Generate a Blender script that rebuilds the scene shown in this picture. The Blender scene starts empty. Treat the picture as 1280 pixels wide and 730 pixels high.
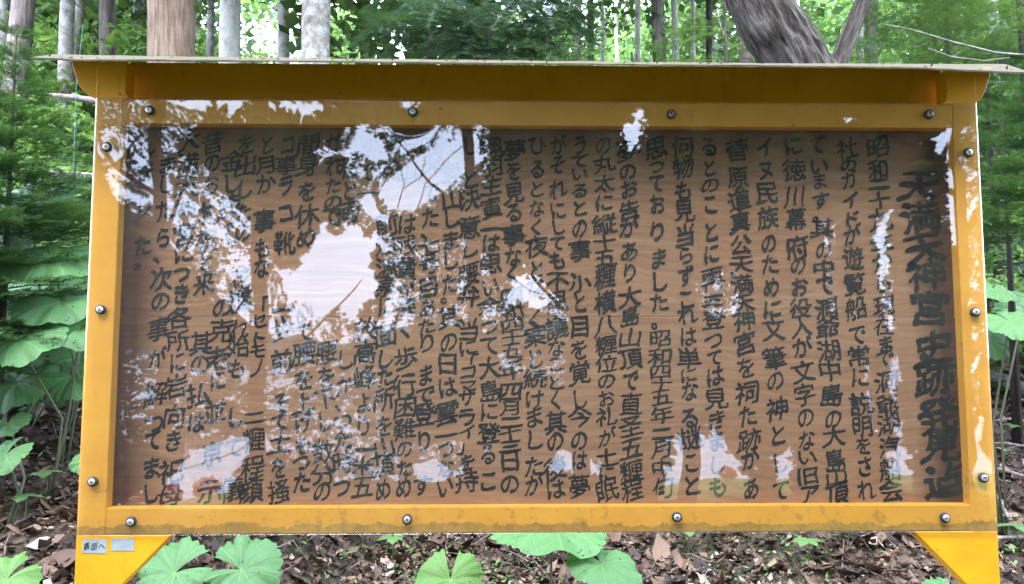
import bpy, math, random
import numpy as np
from mathutils import Vector, Matrix, noise
random.seed(7); rng = np.random.default_rng(7)
scene = bpy.context.scene
COL = scene.collection

# ------------------------------------------------------------------ camera
F_PX, CX, CY, CZ, YAW, PITCH = 924.0, -0.1157, -1.968, 1.43, -0.0184, 0.0772
cam_d = bpy.data.cameras.new('camera'); cam = bpy.data.objects.new('camera', cam_d); COL.objects.link(cam)
cam_d.sensor_width = 36; cam_d.lens = 36*F_PX/1280; cam_d.clip_end = 6000; cam_d.clip_start = 0.05
cam.location = (CX, CY, CZ); cam.rotation_euler = (math.pi/2+PITCH, 0, YAW)
scene.camera = cam

# ------------------------------------------------------------------ sky and sun (bright overcast)
SUN_EL, SUN_AZ = math.radians(58), math.radians(200)
world = bpy.data.worlds.new('World'); scene.world = world; world.use_nodes = True
wn = world.node_tree.nodes; wl = world.node_tree.links; wn.clear()
sky = wn.new('ShaderNodeTexSky'); sky.sky_type = 'NISHITA'; sky.sun_disc = False
sky.sun_elevation = SUN_EL; sky.sun_rotation = SUN_AZ
tc = wn.new('ShaderNodeTexCoord'); nz = wn.new('ShaderNodeTexNoise'); nz.inputs['Scale'].default_value = 3.0; nz.inputs['Detail'].default_value = 5
wl.new(tc.outputs['Generated'], nz.inputs['Vector'])
cr = wn.new('ShaderNodeValToRGB'); cr.color_ramp.elements[0].position = .35; cr.color_ramp.elements[0].color = (5.0, 6.0, 8.4, 1)
cr.color_ramp.elements[1].position = .65; cr.color_ramp.elements[1].color = (6.9, 7.9, 10.4, 1)
wl.new(nz.outputs['Fac'], cr.inputs['Fac'])
mx = wn.new('ShaderNodeMix'); mx.data_type = 'RGBA'; mx.inputs[0].default_value = .85
wl.new(sky.outputs['Color'], mx.inputs[6]); wl.new(cr.outputs['Color'], mx.inputs[7])
bg = wn.new('ShaderNodeBackground'); bg.inputs['Strength'].default_value = .15
wo = wn.new('ShaderNodeOutputWorld'); wl.new(mx.outputs[2], bg.inputs['Color']); wl.new(bg.outputs[0], wo.inputs['Surface'])
sun_d = bpy.data.lights.new('sun', 'SUN'); sun_d.energy = .6; sun_d.angle = math.radians(25); sun_d.color = (1, .96, .9)
sun = bpy.data.objects.new('sun', sun_d); COL.objects.link(sun)
sd = Vector((math.sin(SUN_AZ)*math.cos(SUN_EL), math.cos(SUN_AZ)*math.cos(SUN_EL), math.sin(SUN_EL)))
sun.rotation_euler = sd.to_track_quat('Z', 'Y').to_euler()
vs = scene.view_settings; vs.view_transform = 'Standard'; vs.look = 'None'; vs.exposure = 3.32; vs.gamma = 1
scene.cycles.use_denoising = True
scene.cycles.max_bounces = 10; scene.cycles.transparent_max_bounces = 12
scene.cycles.sample_clamp_indirect = 8

# ------------------------------------------------------------------ helpers
RX = Vector((math.cos(YAW), math.sin(YAW), 0))
FW = Vector((-math.sin(YAW)*math.cos(PITCH), math.cos(YAW)*math.cos(PITCH), math.sin(PITCH)))
UP = RX.cross(FW); EYE = Vector((CX, CY, CZ))
def at(px, py, Y):
    """the point of the plane y = Y that stands where the photograph's pixel is (used only to read off measures)"""
    d = FW + RX*((px-640)/F_PX) + UP*((365-py)/F_PX)
    return EYE + d*((Y-CY)/d.y)
def tag(o, label=None, cat=None, group=None, kind=None):
    if label: o['label'] = label
    if cat: o['category'] = cat
    if group: o['group'] = group
    if kind: o['kind'] = kind
    return o
def link(o, parent=None):
    COL.objects.link(o)
    if parent is not None: o.parent = parent
    return o
def empty(name, loc=(0, 0, 0)):
    o = bpy.data.objects.new(name, None); o.location = loc; o.empty_display_size = .1
    return link(o)
def obj(name, mesh, mat=None, parent=None, smooth=False):
    if mat is not None and len(mesh.materials) == 0: mesh.materials.append(mat)
    if smooth: mesh.polygons.foreach_set('use_smooth', np.ones(len(mesh.polygons), bool))
    return link(bpy.data.objects.new(name, mesh), parent)
def amesh(V, Fc, rnd=None, name='mesh'):
    """mesh from numpy arrays, every face with the same number of corners"""
    V = np.asarray(V, np.float32); Fc = np.asarray(Fc, np.int32); n, k = Fc.shape
    me = bpy.data.meshes.new(name)
    me.vertices.add(len(V)); me.vertices.foreach_set('co', V.ravel())
    me.loops.add(n*k); me.loops.foreach_set('vertex_index', Fc.ravel())
    me.polygons.add(n); me.polygons.foreach_set('loop_start', np.arange(0, n*k, k, dtype=np.int32))
    me.update(calc_edges=True)
    if rnd is not None:
        a = me.attributes.new('rnd', 'FLOAT', 'FACE'); a.data.foreach_set('value', np.asarray(rnd, np.float32))
    return me
def pmesh(V, Fc, name='mesh'):
    me = bpy.data.meshes.new(name); me.from_pydata([tuple(v) for v in V], [], Fc); me.update(); return me
def box_vf(x0, x1, y0, y1, z0, z1):
    V = [(x, y, z) for x in (x0, x1) for y in (y0, y1) for z in (z0, z1)]
    return V, [(0, 1, 3, 2), (4, 6, 7, 5), (0, 4, 5, 1), (2, 3, 7, 6), (0, 2, 6, 4), (1, 5, 7, 3)]
def bevelled(me, w, seg=2):
    import bmesh
    bm = bmesh.new(); bm.from_mesh(me)
    bmesh.ops.recalc_face_normals(bm, faces=bm.faces)
    ed = [e for e in bm.edges if len(e.link_faces) == 2 and e.calc_face_angle(0) > .6]
    bmesh.ops.bevel(bm, geom=ed, offset=w, segments=seg, affect='EDGES', profile=.6)
    bm.to_mesh(me); bm.free(); me.update(); return me
def prism(poly, y0, y1):
    """polygon in x,z extruded from y0 to y1"""
    n = len(poly)
    V = [(x, y0, z) for x, z in poly] + [(x, y1, z) for x, z in poly]
    Fc = [tuple(range(n)), tuple(range(2*n-1, n-1, -1))] + [(i, i+n, (i+1) % n+n, (i+1) % n) for i in range(n)]
    return pmesh(V, Fc)
def tube(pts, radii, seg=8, rough=0., freq=3., cap=True, squash=1.):
    pts = [Vector(p) for p in pts]; V = []; Fc = []; n = len(pts)
    t = (pts[1]-pts[0]).normalized(); a = t.orthogonal().normalized()
    for i, p in enumerate(pts):
        t = (pts[min(i+1, n-1)]-pts[max(i-1, 0)]).normalized()
        a = (a-t*a.dot(t)).normalized(); b = t.cross(a)
        for k in range(seg):
            th = 2*math.pi*k/seg; d = a*math.cos(th)+b*math.sin(th)*squash
            r = radii[i]
            if rough: r *= 1+rough*noise.noise((p+d*r)*freq)
            V.append(p+d*r)
    for i in range(n-1):
        for k in range(seg):
            k2 = (k+1) % seg
            Fc.append((i*seg+k, i*seg+k2, (i+1)*seg+k2, (i+1)*seg+k))
    if cap: Fc += [tuple(range(seg-1, -1, -1)), tuple((n-1)*seg+k for k in range(seg))]
    return V, Fc
def join(parts):
    V = []; Fc = []
    for v, f in parts:
        o = len(V); V += [tuple(p) for p in v]; Fc += [tuple(i+o for i in q) for q in f]
    return V, Fc
def oval_leaves(P, size, wid=.3, up=.5, rg=None):
    """pointed oval leaves of four triangles, folded along the midrib"""
    n = len(P); size = np.broadcast_to(np.asarray(size), (n,))[:, None]
    d = rg.normal(size=(n, 3)); d[:, 2] *= .5; d = unit(d)
    nr = rg.normal(size=(n, 3))*.6; nr[:, 2] += up*3
    s = unit(np.cross(d, nr)); nr = np.cross(s, d)
    pt = [(-.5, 0, 0), (-.2, wid, -.07), (.15, wid*.95, -.09), (.55, 0, -.12), (.15, -wid*.95, -.09), (-.2, -wid, -.07), (0, 0, .03)]
    V = np.stack([P+(d*a+s*b+nr*c)*size for a, b, c in pt], 1).reshape(-1, 3); i = np.arange(n)[:, None]*7
    return V, np.concatenate([i+[[6, a, (a+1) % 6]] for a in range(6)], 1).reshape(-1, 3)
def unit(a): return a/np.maximum(np.linalg.norm(a, axis=-1, keepdims=True), 1e-9)
def leaves(P, size, wid=.45, up=.3, rg=rng, droop=None):
    """folded diamond leaves at points P -> V, F (two quads... kept as two triangles each side)"""
    n = len(P); P = np.asarray(P); size = np.broadcast_to(np.asarray(size), (n,))[:, None]
    d = rg.normal(size=(n, 3)); d[:, 2] *= .5
    if droop is not None: d[:, 2] -= droop
    d = unit(d)
    nr = rg.normal(size=(n, 3))*.6; nr[:, 2] += up*3
    s = unit(np.cross(d, nr)); nr = np.cross(s, d)
    V = np.stack([P-d*size*.5, P+s*size*wid-nr*size*.08-d*size*.05, P+d*size*.55-nr*size*.12, P-s*size*wid-nr*size*.08-d*size*.05], 1).reshape(-1, 3)
    i = np.arange(n)[:, None]*4
    return V, np.concatenate([i+[[0, 1, 2]], i+[[0, 2, 3]]], 1).reshape(-1, 3)

# ------------------------------------------------------------------ materials
def mat(name):
    m = bpy.data.materials.new(name); m.use_nodes = True; nt = m.node_tree; nt.nodes.clear()
    out = nt.nodes.new('ShaderNodeOutputMaterial'); return m, nt, out
class N:
    def __init__(s, nt): s.nt = nt
    def __call__(s, t, ins=None, **kw):
        n = s.nt.nodes.new('ShaderNode'+t)
        for k, v in kw.items(): setattr(n, k, v)
        for k, v in (ins or {}).items():
            if isinstance(v, bpy.types.NodeSocket): s.nt.links.new(v, n.inputs[k])
            else: n.inputs[k].default_value = v
        return n
    def ramp(s, fac, stops):
        n = s.nt.nodes.new('ShaderNodeValToRGB'); e = n.color_ramp.elements
        while len(e) < len(stops): e.new(.5)
        for q, (p, c) in zip(e, stops): q.position = p; q.color = (*c, 1) if len(c) == 3 else c
        s.nt.links.new(fac, n.inputs['Fac']); return n.outputs['Color']
    def mix(s, f, a, b, mode='MIX'):
        n = s.nt.nodes.new('ShaderNodeMix'); n.data_type = 'RGBA'; n.blend_type = mode
        for k, v in ((0, f), (6, a), (7, b)):
            if isinstance(v, bpy.types.NodeSocket): s.nt.links.new(v, n.inputs[k])
            else: n.inputs[k].default_value = v if k == 0 else ((*v, 1) if len(v) == 3 else v)
        return n.outputs[2]
    def math(s, op, a, b=None, c=None, clamp=False):
        n = s.nt.nodes.new('ShaderNodeMath'); n.operation = op; n.use_clamp = clamp
        for k, v in ((0, a), (1, b), (2, c)):
            if v is None: continue
            if isinstance(v, bpy.types.NodeSocket): s.nt.links.new(v, n.inputs[k])
            else: n.inputs[k].default_value = v
        return n.outputs[0]
    def noise(s, vec, scale, detail=4, rough=.55, stretch=None):
        if stretch is not None:
            mp = s('Mapping', {'Vector': vec, 'Scale': stretch}); vec = mp.outputs[0]
        return s('TexNoise', {'Vector': vec, 'Scale': scale, 'Detail': detail, 'Roughness': rough}).outputs['Fac']

def foliage_mat(name, c0, c1, c2, trans=.35, rough=.5, spec=.35):
    m, nt, out = mat(name); n = N(nt)
    at_ = n('Attribute', attribute_name='rnd'); oi = n('ObjectInfo')
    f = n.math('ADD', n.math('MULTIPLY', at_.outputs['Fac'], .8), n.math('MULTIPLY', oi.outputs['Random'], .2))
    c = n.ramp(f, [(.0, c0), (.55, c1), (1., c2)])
    p = n('BsdfPrincipled', {'Base Color': c, 'Roughness': rough, 'Specular IOR Level': spec})
    t = n('BsdfTranslucent', {'Color': n.mix(1., c, (1.3, 1.2, .7), 'MULTIPLY')})
    ms = n('MixShader', {0: trans, 1: p.outputs[0], 2: t.outputs[0]})
    nt.links.new(ms.outputs[0], out.inputs[0]); return m
M = {}
M['fir'] = foliage_mat('fir_needles', (.028, .065, .026), (.06, .135, .045), (.11, .21, .07), .25)
M['fir_light'] = foliage_mat('light_fir_needles', (.05, .11, .04), (.11, .20, .065), (.18, .31, .11), .35)
M['cedar'] = foliage_mat('cedar_needles', (.022, .05, .026), (.04, .088, .04), (.075, .145, .06), .25)
M['shrub'] = foliage_mat('shrub_leaves', (.04, .095, .03), (.115, .22, .06), (.22, .35, .11), .4)
M['maple'] = foliage_mat('pale_leaves', (.07, .15, .05), (.15, .28, .09), (.26, .42, .17), .5)
M['lake_crown'] = foliage_mat('lakeside_leaves', (.04, .08, .02), (.11, .17, .04), (.20, .26, .07), .6)
M['crown'] = foliage_mat('crown_leaves', (.025, .05, .02), (.07, .125, .045), (.13, .21, .08), .4)
M['ivy'] = foliage_mat('ivy_leaves', (.02, .06, .015), (.045, .12, .03), (.08, .2, .05), .3)
M['azalea'] = foliage_mat('red_blossom', (.5, .05, .05), (.6, .12, .10), (.65, .25, .2), .3)

def bark_mat(name, dark, mid, light, stretch=(6, 6, .8), scale=6., bump=.5, lichen=None, lean=0.):
    m, nt, out = mat(name); n = N(nt)
    co = n('TexCoord').outputs['Object']
    if lean: co = n('VectorRotate', {'Vector': co, 'Angle': lean}, rotation_type='Y_AXIS').outputs[0]
    a = n.noise(co, scale, 6, .65, stretch); b = n.noise(co, 2.2, 4, .6); g = n.noise(co, 60, 3, .6)
    f = n.math('ADD', n.math('MULTIPLY', a, .7), n.math('MULTIPLY', b, .3))
    c = n.ramp(f, [(.36, dark), (.5, mid), (.64, light)])
    if lichen: c = n.mix(n.ramp(n.noise(co, 7, 5, .7), [(.52, (0, 0, 0)), (.6, (1, 1, 1))]), c, lichen)
    c = n.mix(.25, c, n.ramp(g, [(.3, (.2, .2, .2)), (.7, (1, 1, 1))]), 'MULTIPLY')
    bp = n('Bump', {'Height': f, 'Strength': bump, 'Distance': .04})
    p = n('BsdfPrincipled', {'Base Color': c, 'Roughness': .9, 'Specular IOR Level': .2, 'Normal': bp.outputs[0]})
    nt.links.new(p.outputs[0], out.inputs[0]); return m
M['bark_cedar'] = bark_mat('cedar_bark', (.06, .036, .024), (.18, .118, .08), (.30, .225, .165), (9, 9, .35), 5., .8)
M['bark_brown'] = bark_mat('brown_bark', (.08, .06, .052), (.21, .165, .15), (.34, .28, .26), (6, 6, .5), 5., .6)
M['bark_grey'] = bark_mat('grey_bark', (.13, .11, .09), (.29, .255, .22), (.44, .40, .35), (2, 2, 1.4), 7., .35, (.44, .45, .42))
M['bark_pale'] = bark_mat('pale_bark', (.25, .22, .18), (.44, .40, .34), (.58, .53, .46), (2, 2, 1.2), 6., .25, (.45, .45, .42))
M['bark_dark'] = bark_mat('dark_bark', (.025, .02, .017), (.06, .05, .042), (.11, .095, .08), (6, 6, .6), 5., .7)
M['bark_furrow'] = bark_mat('furrowed_bark', (.012, .010, .008), (.075, .062, .052), (.20, .175, .15), (4.2, 4.2, .75), 7., 1., None, math.radians(28))
M['bark_furrow_slant'] = bark_mat('furrowed_bark_slanting', (.03, .024, .019), (.11, .09, .075), (.22, .19, .16), (5, 5, .75), 7., 1., None, math.radians(-21))
M['dead_wood'] = bark_mat('dead_wood', (.06, .05, .042), (.15, .13, .115), (.26, .235, .21), (1, 1, 1), 9., .5)

def paint_mat(name, grime=False):
    m, nt, out = mat(name); n = N(nt)
    co = n('TexCoord').outputs['Object']; ge = n('NewGeometry').outputs['Position']
    base = n.ramp(n.noise(ge, 3.5, 6, .6), [(.3, (.74, .33, .008)), (.7, (.88, .45, .014))])
    base = n.mix(n.math('MULTIPLY', n.ramp(n.noise(ge, 30, 5, .7, (1, 1, .3)), [(.55, (0, 0, 0)), (.75, (1, 1, 1))]), .35), base, (.45, .17, .02))
    chips = n.ramp(n.noise(ge, 38, 3, .5), [(.715, (0, 0, 0)), (.735, (1, 1, 1))])
    base = n.mix(n.math('MULTIPLY', chips, .8), base, (.12, .05, .015))
    base = n.mix(n.math('MULTIPLY', n.ramp(n.noise(ge, 6, 6, .7, (1, 1, 3)), [(.35, (0, 0, 0)), (.7, (1, 1, 1))]), .22), base, (.50, .20, .015))
    if grime:
        zz = n('SeparateXYZ', {0: ge}).outputs[2]
        under = n.math('MULTIPLY', n.math('GREATER_THAN', zz, .95), n.math('LESS_THAN', zz, .95+1.156))
        base = n.mix(n.math('MULTIPLY', under, .35), base, n.ramp(n.noise(ge, 5, 6, .7), [(.3, (.58, .285, .055)), (.7, (.74, .39, .115))]))
        sx = n('SeparateXYZ', {0: ge})
        h = n.math('SUBTRACT', sx.outputs[2], .95)
        wob = n.math('MULTIPLY', n.math('SUBTRACT', n.noise(ge, 9, 7, .7, (1, 1, .6)), .5), .075)
        low = n.math('MULTIPLY', n.math('LESS_THAN', n.math('ADD', h, wob), .024), n.math('GREATER_THAN', h, 0.))
        edge = n.math('SMOOTH_MIN', .95, n.math('MULTIPLY', low, 1.), .02)
        dirt = n.mix(n.ramp(n.noise(ge, 45, 5, .7), [(.35, (0, 0, 0)), (.65, (1, 1, 1))]), (.13, .085, .022), (.40, .22, .05))
        base = n.mix(n.math('MULTIPLY', edge, n.math('ADD', .35, n.math('MULTIPLY', n.noise(ge, 14, 4, .6), .7))), base, dirt)
        r = n('BsdfPrincipled')
        nt.nodes.remove(r)
        cor = n.math('MULTIPLY', n.ramp(n.noise(ge, 22, 6, .75), [(.56, (0, 0, 0)), (.62, (1, 1, 1))]), n.math('MULTIPLY', n.math('LESS_THAN', h, .16), n.math('GREATER_THAN', h, 0.)))
        base = n.mix(n.math('MULTIPLY', cor, .4), base, (.20, .12, .035))
    bp = n('Bump', {'Height': n.noise(ge, 55, 3, .5), 'Strength': .12, 'Distance': .002})
    p = n('BsdfPrincipled', {'Base Color': base, 'Roughness': .42, 'Specular IOR Level': .4, 'Normal': bp.outputs[0]})
    nt.links.new(p.outputs[0], out.inputs[0]); return m
M['paint'] = paint_mat('yellow_paint'); M['paint_grime'] = paint_mat('yellow_paint_grimy', True)

def board_mat():
    m, nt, out = mat('board_wood'); n = N(nt)
    ge = n('TexCoord').outputs['Object']
    wv = n.noise(ge, 1.6, 3, .5, (1, 1, 2.5))
    vec = n('Combine' if False else 'Mapping', {'Vector': ge, 'Scale': (.6, 1, 15.)}).outputs[0]
    vv = n('VectorMath', {0: vec, 1: n('CombineXYZ', {2: n.math('MULTIPLY', wv, 3.5)}).outputs[0]}, operation='ADD').outputs[0]
    g1 = n('TexNoise', {'Vector': vv, 'Scale': 5., 'Detail': 5, 'Roughness': .6}).outputs['Fac']
    g2 = n.noise(ge, 30, 3, .6, (.08, 1, 5))
    c = n.ramp(g1, [(.3, (.26, .135, .065)), (.5, (.325, .175, .088)), (.7, (.39, .222, .118))])
    c = n.mix(.3, c, n.ramp(g2, [(.35, (.55, .5, .45)), (.65, (1, 1, 1))]), 'MULTIPLY')
    red = n.ramp(n.noise(ge, 1.1, 3, .5), [(.4, (0, 0, 0)), (.65, (1, 1, 1))])
    c = n.mix(n.math('MULTIPLY', red, .5), c, n.mix(1., c, (1.0, .84, .76), 'MULTIPLY'))
    # uneven darker border: weathered edges, plus frame and roof shade painted into the colour
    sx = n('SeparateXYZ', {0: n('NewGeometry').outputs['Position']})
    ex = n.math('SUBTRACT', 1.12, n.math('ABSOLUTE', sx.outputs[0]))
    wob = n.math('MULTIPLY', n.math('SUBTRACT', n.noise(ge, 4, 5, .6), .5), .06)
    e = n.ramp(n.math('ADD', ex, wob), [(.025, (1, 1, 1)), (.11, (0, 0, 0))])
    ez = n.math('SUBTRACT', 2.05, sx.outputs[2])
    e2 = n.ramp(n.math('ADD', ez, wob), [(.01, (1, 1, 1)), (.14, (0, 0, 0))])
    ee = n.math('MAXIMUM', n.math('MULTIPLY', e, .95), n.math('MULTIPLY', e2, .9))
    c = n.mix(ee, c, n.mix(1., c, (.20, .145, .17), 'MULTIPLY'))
    bp = n('Bump', {'Height': g2, 'Strength': .15, 'Distance': .002})
    p = n('BsdfPrincipled', {'Base Color': c, 'Roughness': .6, 'Specular IOR Level': .3, 'Normal': bp.outputs[0]})
    nt.links.new(p.outputs[0], out.inputs[0]); return m
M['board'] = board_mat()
def simple(name, c, rough=.5, metal=0., var=None, vs_=8., spec=.5):
    m, nt, out = mat(name); n = N(nt); co = n('TexCoord').outputs['Object']
    col = (*c, 1)
    if var: col = n.ramp(n.noise(co, vs_, 5, .6), [(.3, c), (.7, var)])
    p = n('BsdfPrincipled', {'Base Color': col, 'Roughness': rough, 'Metallic': metal, 'Specular IOR Level': spec})
    nt.links.new(p.outputs[0], out.inputs[0]); return m
M['ink'] = simple('brush_ink', (.003, .003, .003), .6, 0, (.014, .014, .012), 26., .25)
M['washer'] = simple('black_rubber', (.02, .02, .02), .6)
m, nt, out = mat('steel_screw'); n = N(nt); oi = n('ObjectInfo').outputs['Random']; co = n('NewGeometry').outputs['Position']
f_ = n.math('MULTIPLY', n.math('POWER', oi, 2.), n.ramp(n.noise(co, 160, 4, .6), [(.4, (0, 0, 0)), (.6, (1, 1, 1))]))
p = n('BsdfPrincipled', {'Base Color': n.mix(f_, (.72, .72, .70), (.22, .12, .07)), 'Roughness': n.math('ADD', .35, n.math('MULTIPLY', oi, .3)), 'Metallic': .75}); nt.links.new(p.outputs[0], out.inputs[0]); M['screw'] = m
M['tape'] = simple('label_tape', (.42, .47, .48), .45, 0, (.30, .36, .38), 60.)
M['faded_ink'] = simple('faded_ink', (.22, .27, .30), .6)
M['roof'] = simple('weathered_roof_sheet', (.06, .055, .032), .9, 0, (.14, .115, .07), 30., .1)
M['cord'] = simple('blue_green_cord', (.05, .22, .20), .6)
M['stem'] = simple('leaf_stalk', (.05, .09, .03), .6, 0, (.09, .065, .035), 10.)

def pane_mat():
    m, nt, out = mat('acrylic'); n = N(nt)
    ge = n('NewGeometry'); co = ge.outputs['Position']
    dt = n('VectorMath', {0: ge.outputs['Incoming'], 1: ge.outputs['Normal']}, operation='DOT_PRODUCT').outputs['Value']
    c = n.math('SUBTRACT', 1., n.math('ABSOLUTE', dt), clamp=True)
    fr = n.math('ADD', .033, n.math('MULTIPLY', .957, n.math('POWER', c, 5.)))
    # wear: fine scratches and dust film
    sc1 = n.ramp(n.noise(co, 26, 3, .5, (9, 1, .5)), [(.70, (0, 0, 0)), (.76, (1, 1, 1))])
    film = n.ramp(n.noise(co, 1.7, 5, .65), [(.35, (.008,)*3), (.75, (.022,)*3)])
    fac = n.math('ADD', film, n.math('MULTIPLY', sc1, .03))
    dust = n('BsdfDiffuse', {'Color': (.75, .74, .72, 1)})
    tr = n('BsdfTransparent', {'Color': (.975, .975, .97, 1)})
    m1 = n('MixShader', {0: fac, 1: tr.outputs[0], 2: dust.outputs[0]})
    gl = n('BsdfGlossy', {'Color': (1, 1, 1, 1), 'Roughness': .016})
    m2 = n('MixShader', {0: fr, 1: m1.outputs[0], 2: gl.outputs[0]})
    nt.links.new(m2.outputs[0], out.inputs[0]); return m
M['pane'] = pane_mat()

def ground_mat():
    m, nt, out = mat('ground_soil'); n = N(nt)
    co = n('NewGeometry').outputs['Position']; sx = n('SeparateXYZ', {0: co})
    soil = n.ramp(n.noise(co, 9, 8, .7), [(.3, (.018, .012, .008)), (.5, (.06, .042, .03)), (.68, (.17, .12, .09))])
    moss = n.ramp(n.noise(co, 1.3, 5, .6), [(.52, (0, 0, 0)), (.62, (1, 1, 1))])
    soil = n.mix(n.math('MULTIPLY', moss, .5), soil, (.035, .06, .018))
    up = n.ramp(n.math('MULTIPLY', sx.outputs[1], .05), [(.35, (0, 0, 0)), (.55, (1, 1, 1))])
    soil = n.mix(n.math('MULTIPLY', up, .85), soil, n.ramp(n.noise(co, 4, 6, .7), [(.35, (.02, .045, .014)), (.65, (.06, .12, .035))]))
    lawn = n.ramp(n.noise(co, 3, 6, .7), [(.35, (.12, .19, .035)), (.65, (.24, .30, .08))])
    f = n.ramp(n.math('ADD', n.math('MULTIPLY', sx.outputs[1], -.1), n.math('MULTIPLY', n.noise(co, .6, 3, .5), .1)), [(.42, (0, 0, 0)), (.5, (1, 1, 1))])
    c = n.mix(f, soil, lawn)
    bp = n('Bump', {'Height': n.noise(co, 14, 8, .7), 'Strength': .8, 'Distance': .04})
    p = n('BsdfPrincipled', {'Base Color': c, 'Roughness': .95, 'Specular IOR Level': .15, 'Normal': bp.outputs[0]})
    nt.links.new(p.outputs[0], out.inputs[0]); return m
M['ground'] = ground_mat()
def litter_mat():
    m, nt, out = mat('dead_leaves'); n = N(nt)
    a = n('Attribute', attribute_name='rnd').outputs['Fac']; co = n('NewGeometry').outputs['Position']
    c = n.ramp(a, [(.0, (.018, .012, .009)), (.35, (.06, .035, .024)), (.58, (.125, .072, .042)), (.76, (.22, .145, .095)), (.9, (.32, .255, .20)), (1., (.38, .33, .28))])
    c = n.mix(.35, c, n.ramp(n.noise(co, 50, 4, .6), [(.3, (.35, .3, .28)), (.7, (1, 1, 1))]), 'MULTIPLY')
    p = n('BsdfPrincipled', {'Base Color': c, 'Roughness': .7, 'Specular IOR Level': .35})
    nt.links.new(p.outputs[0], out.inputs[0]); return m
M['litter'] = litter_mat()
def butterbur_mat(name, c0, c1, vein):
    m, nt, out = mat(name); n = N(nt)
    uv = n('UVMap').outputs[0]; s = n('SeparateXYZ', {0: uv}); co = n('TexCoord').outputs['Object']
    # u: angle in turns, v: radius; nine main veins with side veins
    fr = n.math('ABSOLUTE', n.math('SUBTRACT', n.math('FRACT', n.math('MULTIPLY', s.outputs[0], 9.)), .5))
    w = n.math('MULTIPLY', n.math('MULTIPLY', fr, s.outputs[1]), 1.)
    v1 = n.ramp(w, [(.006, (1, 1, 1)), (.022, (0, 0, 0))])
    sd_ = n.math('ABSOLUTE', n.math('SUBTRACT', n.math('FRACT', n.math('ADD', n.math('MULTIPLY', s.outputs[1], 7.), n.math('MULTIPLY', fr, -6.))), .5))
    v2 = n.ramp(sd_, [(.02, (.6, .6, .6)), (.09, (0, 0, 0))])
    v = n.math('MAXIMUM', v1, v2)
    oi = n('ObjectInfo').outputs['Random']
    base = n.mix(n.noise(co, 7, 5, .6), c0, c1)
    base = n.mix(n.math('MULTIPLY', oi, .35), base, (.03, .09, .04))
    spots = n.ramp(n.noise(co, 34, 3, .5), [(.70, (0, 0, 0)), (.73, (1, 1, 1))])
    base = n.mix(n.math('MULTIPLY', spots, .7), base, (.08, .05, .02))
    c = n.mix(n.math('MULTIPLY', v, .45), base, vein)
    bp = n('Bump', {'Height': n.math('SUBTRACT', n.noise(co, 30, 4, .6), n.math('MULTIPLY', v, 1.5)), 'Strength': .35, 'Distance': .006})
    p = n('BsdfPrincipled', {'Base Color': c, 'Roughness': .5, 'Specular IOR Level': .3, 'Normal': bp.outputs[0]})
    t = n('BsdfTranslucent', {'Color': n.mix(1., c, (1.1, 1.3, .5), 'MULTIPLY')})
    ms = n('MixShader', {0: .25, 1: p.outputs[0], 2: t.outputs[0]})
    hole = n.ramp(n.noise(co, 15, 2, .5), [(.69, (0, 0, 0)), (.695, (1, 1, 1))])
    ms = n('MixShader', {0: hole, 1: ms.outputs[0], 2: n('BsdfTransparent').outputs[0]})
    nt.links.new(ms.outputs[0], out.inputs[0]); return m
M['butterbur'] = butterbur_mat('butterbur_leaf', (.06, .16, .05), (.12, .25, .08), (.22, .37, .14))
M['butterbur_bright'] = butterbur_mat('butterbur_leaf_young', (.09, .20, .035), (.15, .29, .05), (.26, .40, .12))

# ------------------------------------------------------------------ ground, lake, far shore
WATER = -2.6
def sstep(a, b, v):
    t = min(1, max(0, (v-a)/(b-a))); return t*t*(3-2*t)
def gz(x, y):
    z = .2*max(0., min(y, 70)-1.8)
    z += .50*max(0., min(y, 3.7)-1.0)*sstep(-.8, -1.7, x)+.20*max(0., min(y, 6)-1.2)*sstep(1.2, 2., x)
    if y > 5.5: z += (min(y, 42)-5.5)*(.02+.36*sstep(-.20, -.50, x/(y+2)))
    if y > 5.5: z += (min(y, 42)-5.5)*.10*sstep(6, 16, x)
    if y < -3: z = -(.14+.045*sstep(-4, -10, x))*min(-3-y, 40)
    q = noise.noise(Vector((x*.35, y*.35, 0)))*.10 + noise.noise(Vector((x*1.4, y*1.4, 3)))*.035
    return z+q*min(1, abs(y+.5)*.5)
xs = np.concatenate([-np.geomspace(150, 8, 30), np.linspace(-7.8, 7.8, 105), np.geomspace(8, 150, 30)])
ys = np.concatenate([-np.geomspace(60, 3.2, 40), np.linspace(-3, 12, 120), np.geomspace(12.3, 160, 40)])
V = np.array([(x, y, gz(x, y)) for y in ys for x in xs]); nx = len(xs)
Fc = [(j*nx+i, j*nx+i+1, (j+1)*nx+i+1, (j+1)*nx+i) for j in range(len(ys)-1) for i in range(nx-1)]
g = obj('ground', amesh(V, Fc), M['ground'], smooth=True); tag(g, kind='structure')
m, nt, out = mat('lake_water'); n = N(nt); co = n('NewGeometry').outputs['Position']
bp = n('Bump', {'Height': n.noise(co, 1.2, 4, .6, (.25, 1.6, 1)), 'Strength': .35, 'Distance': .15})
p = n('BsdfPrincipled', {'Base Color': (.42, .46, .50, 1), 'Roughness': .08, 'IOR': 1.33, 'Specular IOR Level': .5, 'Normal': bp.outputs[0]})  # pale base colour stands in for the sky's glare on the water
nt.links.new(p.outputs[0], out.inputs[0])
wme = pmesh([(-900, -11, WATER), (-900, -2600, WATER), (900, -2600, WATER), (900, -11, WATER)], [(0, 1, 2, 3)])
tag(obj('lake', wme, m), kind='structure')
hv = []; hf = []
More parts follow.
